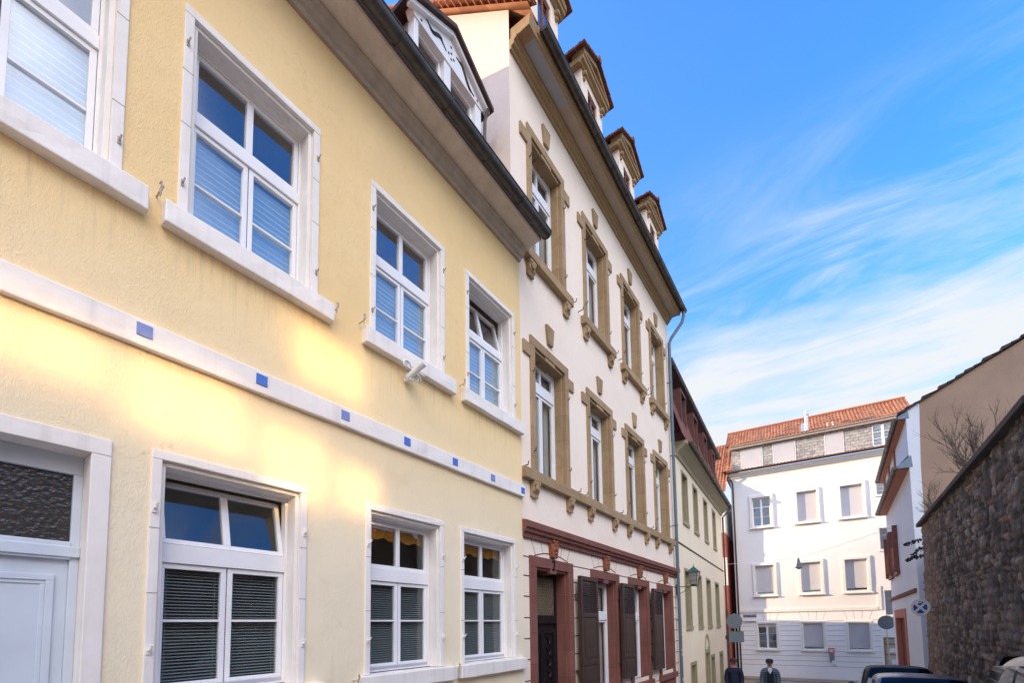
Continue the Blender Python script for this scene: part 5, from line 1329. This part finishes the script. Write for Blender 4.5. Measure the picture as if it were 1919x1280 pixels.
# ------------------------------------------------------------------ people
def skin_mesh(name, chains, root_i, mat, parent, sub=2):
    """chains: list of [(x,y,z,r), ...]; a chain whose first point repeats an earlier one is welded to it"""
    bm = bmesh.new(); lay = bm.verts.layers.skin.verify(); idx = {}
    def vert(p):
        k = tuple(round(q, 4) for q in p[:3])
        if k not in idx:
            v = bm.verts.new(p[:3]); v[lay].radius = (p[3], p[3] * (p[4] if len(p) > 4 else 1)); idx[k] = v
        return idx[k]
    first = None
    for ch in chains:
        prev = None
        for p in ch:
            v = vert(p)
            if first is None: first = v
            if prev is not None and prev is not v and not bm.edges.get((prev, v)): bm.edges.new((prev, v))
            prev = v
    first[lay].use_root = True
    me = bpy.data.meshes.new(name); bm.to_mesh(me); bm.free(); me.materials.append(M[mat])
    o = bpy.data.objects.new(name, me); C.objects.link(o); o.parent = parent
    md = o.modifiers.new('skin', 'SKIN'); md.use_smooth_shade = True
    sbd = o.modifiers.new('sub', 'SUBSURF'); sbd.levels = 1; sbd.render_levels = sub
    return o
def person(label, x, y, H, jacket, cap, rot=0, vest=False, step=.1):
    t_ = thing('person', label, 'person', (x, y, gz(y)), rot)
    s = H / 1.72
    def P(*q): return tuple(v * s for v in q[:3]) + (q[3] * s,) + tuple(q[4:])
    sh = .195
    def arm(sx, f=1.0):
        return [P(0, 0, 1.40, .10), P(sx * .172, .0, 1.385, .060), P(sx * .213, .02, 1.12, .046), P(sx * .204, -.08, .92, .036), P(sx * .190, -.13, .83, .034)]
    def leg(sx, fw): return [P(0, 0, .93, .13), P(sx * .09, 0, .88, .095), P(sx * .10, fw * .5 - .02, .48, .062), P(sx * .10, fw, .09, .042), P(sx * .105, fw - .15, .035, .034)]
    chains = [[P(0, 0, .93, .13), P(0, 0, 1.12, .125, .8), P(0, -.005, 1.28, .14, .75), P(0, 0, 1.40, .10), P(0, -.005, 1.48, .055), P(0, -.015, 1.555, .062), P(0, -.02, 1.62, .085, 1.1), P(0, -.01, 1.68, .075)],
              arm(1), arm(-1), leg(1, step), leg(-1, -step)]
    for sx in (1, -1):                                 # fingers curl from the palm
        px_, py_, pz_ = sx * .190, -.13, .83
        for k, L in enumerate((.070, .080, .075, .058)):
            dx_ = (k - 1.5) * .019
            chains.append([P(px_, py_, pz_, .034), P(px_ - sx * .004, py_ + dx_ - .01, pz_ - .055, .011), P(px_ - sx * .012, py_ + dx_ - .015, pz_ - .055 - L * .55, .009), P(px_ - sx * .03, py_ + dx_ - .015, pz_ - .055 - L, .0075)])
        chains.append([P(px_, py_, pz_, .034), P(px_ - sx * .01, py_ - .05, pz_ - .035, .012), P(px_ - sx * .018, py_ - .062, pz_ - .08, .009)])
    skin_mesh('body', chains, 0, 'skin', t_)
    jc = [[P(0, 0, .86, .165, .9), P(0, 0, 1.0, .165, .85), P(0, 0, 1.15, .165, .8), P(0, 0, 1.30, .175, .78), P(0, .0, 1.41, .125, .9), P(0, .0, 1.465, .078)],
          [P(0, .0, 1.41, .125, .9), P(.172, 0, 1.385, .088), P(.215, .02, 1.12, .074), P(.205, -.07, .95, .060), P(.195, -.10, .90, .052)], [P(0, .0, 1.41, .125, .9), P(-.172, 0, 1.385, .088), P(-.215, .02, 1.12, .074), P(-.205, -.07, .95, .060), P(-.195, -.10, .90, .052)]]
    skin_mesh('jacket', jc, 0, jacket, t_)
    tr = [[P(0, 0, .93, .15)] + [P(sx * .09, 0, .86, .115), P(sx * .10, (step * .5 - .02) * sx, .48, .082), P(sx * .10, step * sx, .14, .07), P(sx * .10, step * sx, .08, .068)] for sx in (1, -1)]
    skin_mesh('trousers', tr, 0, 'dark_trousers', t_)
    for sx in (1, -1): skin_mesh('shoe', [[P(sx * .10, step * sx + .06, .05, .045), P(sx * .105, step * sx - .06, .045, .046), P(sx * .11, step * sx - .17, .035, .036)]], 0, 'rubber', t_, 1)
    # head details: eyes, nose, mouth, ears
    b = MB(); hz = 1.615 * s
    for sx in (1, -1): b.lathe([(.001, -.012), (.010, -.008), (.012, 0), (.001, .01)], (sx * .03 * s, -.100 * s, hz + .012 * s), 8, 'y')
    b.build('eye', 'black_cloth', t_).location = (0, 0, 0)
    b = MB(); b.add([(-.012 * s, -.098 * s, hz + .01), (.012 * s, -.098 * s, hz + .01), (.018 * s, -.10 * s, hz - .03), (-.018 * s, -.10 * s, hz - .03), (0, -.132 * s, hz - .026)], [(0, 1, 4), (1, 2, 4), (2, 3, 4), (3, 0, 4)])
    for sx in (1, -1): b.lathe([(.001, -.012), (.022, -.008), (.026, .008), (.001, .012)], (sx * .087 * s, 0, hz - .005), 8, 'x')
    b.build('nose_and_ears', 'skin', t_, smooth='all').location = (0, 0, 0)
    b = MB(); b.tube([(-.022, -.098 * s, hz - .062), (0, -.103 * s, hz - .060), (.022, -.098 * s, hz - .062)], .005, 5); b.build('mouth', 'cap_red', t_).location = (0, 0, 0)
    b = MB(); cz = 1.665 * s
    b.lathe([(.100 * s, -.035), (.104 * s, -.01), (.100 * s, .03), (.075 * s, .062), (.03 * s, .075), (.001, .077)], (0, -.008, cz), 18); b.add([(-.075, -.08, cz - .028), (.075, -.08, cz - .028), (.055, -.155, cz - .045), (-.055, -.155, cz - .045), (-.075, -.08, cz - .015), (.075, -.08, cz - .015), (.055, -.155, cz - .035), (-.055, -.155, cz - .035)], [(0, 3, 2, 1), (4, 5, 6, 7), (0, 1, 5, 4), (1, 2, 6, 5), (2, 3, 7, 6), (3, 0, 4, 7)])
    b.build('cap', cap, t_, smooth=True).location = (0, 0, 0)
    b = MB(); b.lathe([(.098 * s, 0), (.100 * s, .03)], (0, .012, cz - .075), 14); b.build('hair', 'mid_grey', t_, smooth=True).location = (0, 0, 0)
    if vest:
        b = MB(); b.poly([(-.045, 1.47 * s), (.045, 1.47 * s), (.06, 1.40 * s), (.0, 1.28 * s), (-.06, 1.40 * s)], -.150 * s, -.125 * s); b.build('shirt', 'shirt', t_).location = (0, 0, 0)
        b = MB(); b.poly([(-.062, 1.40 * s), (.0, 1.29 * s), (.062, 1.40 * s), (.085, 1.30 * s), (.10, .88 * s), (-.10, .88 * s), (-.085, 1.30 * s)], -.166 * s, -.12 * s); b.build('pullover', 'black_cloth', t_).location = (0, 0, 0)
    return t_
person('man in a dark navy jacket and dark red cap walking by the grey signs', -2.62, 15.3, 1.70, 'navy', 'cap_red', 12, False, .12)
person('man in a grey quilted jacket, white collar and flat cap walking up the street', -1.70, 15.7, 1.72, 'quilt', 'cap_dark', 8, True, -.10)
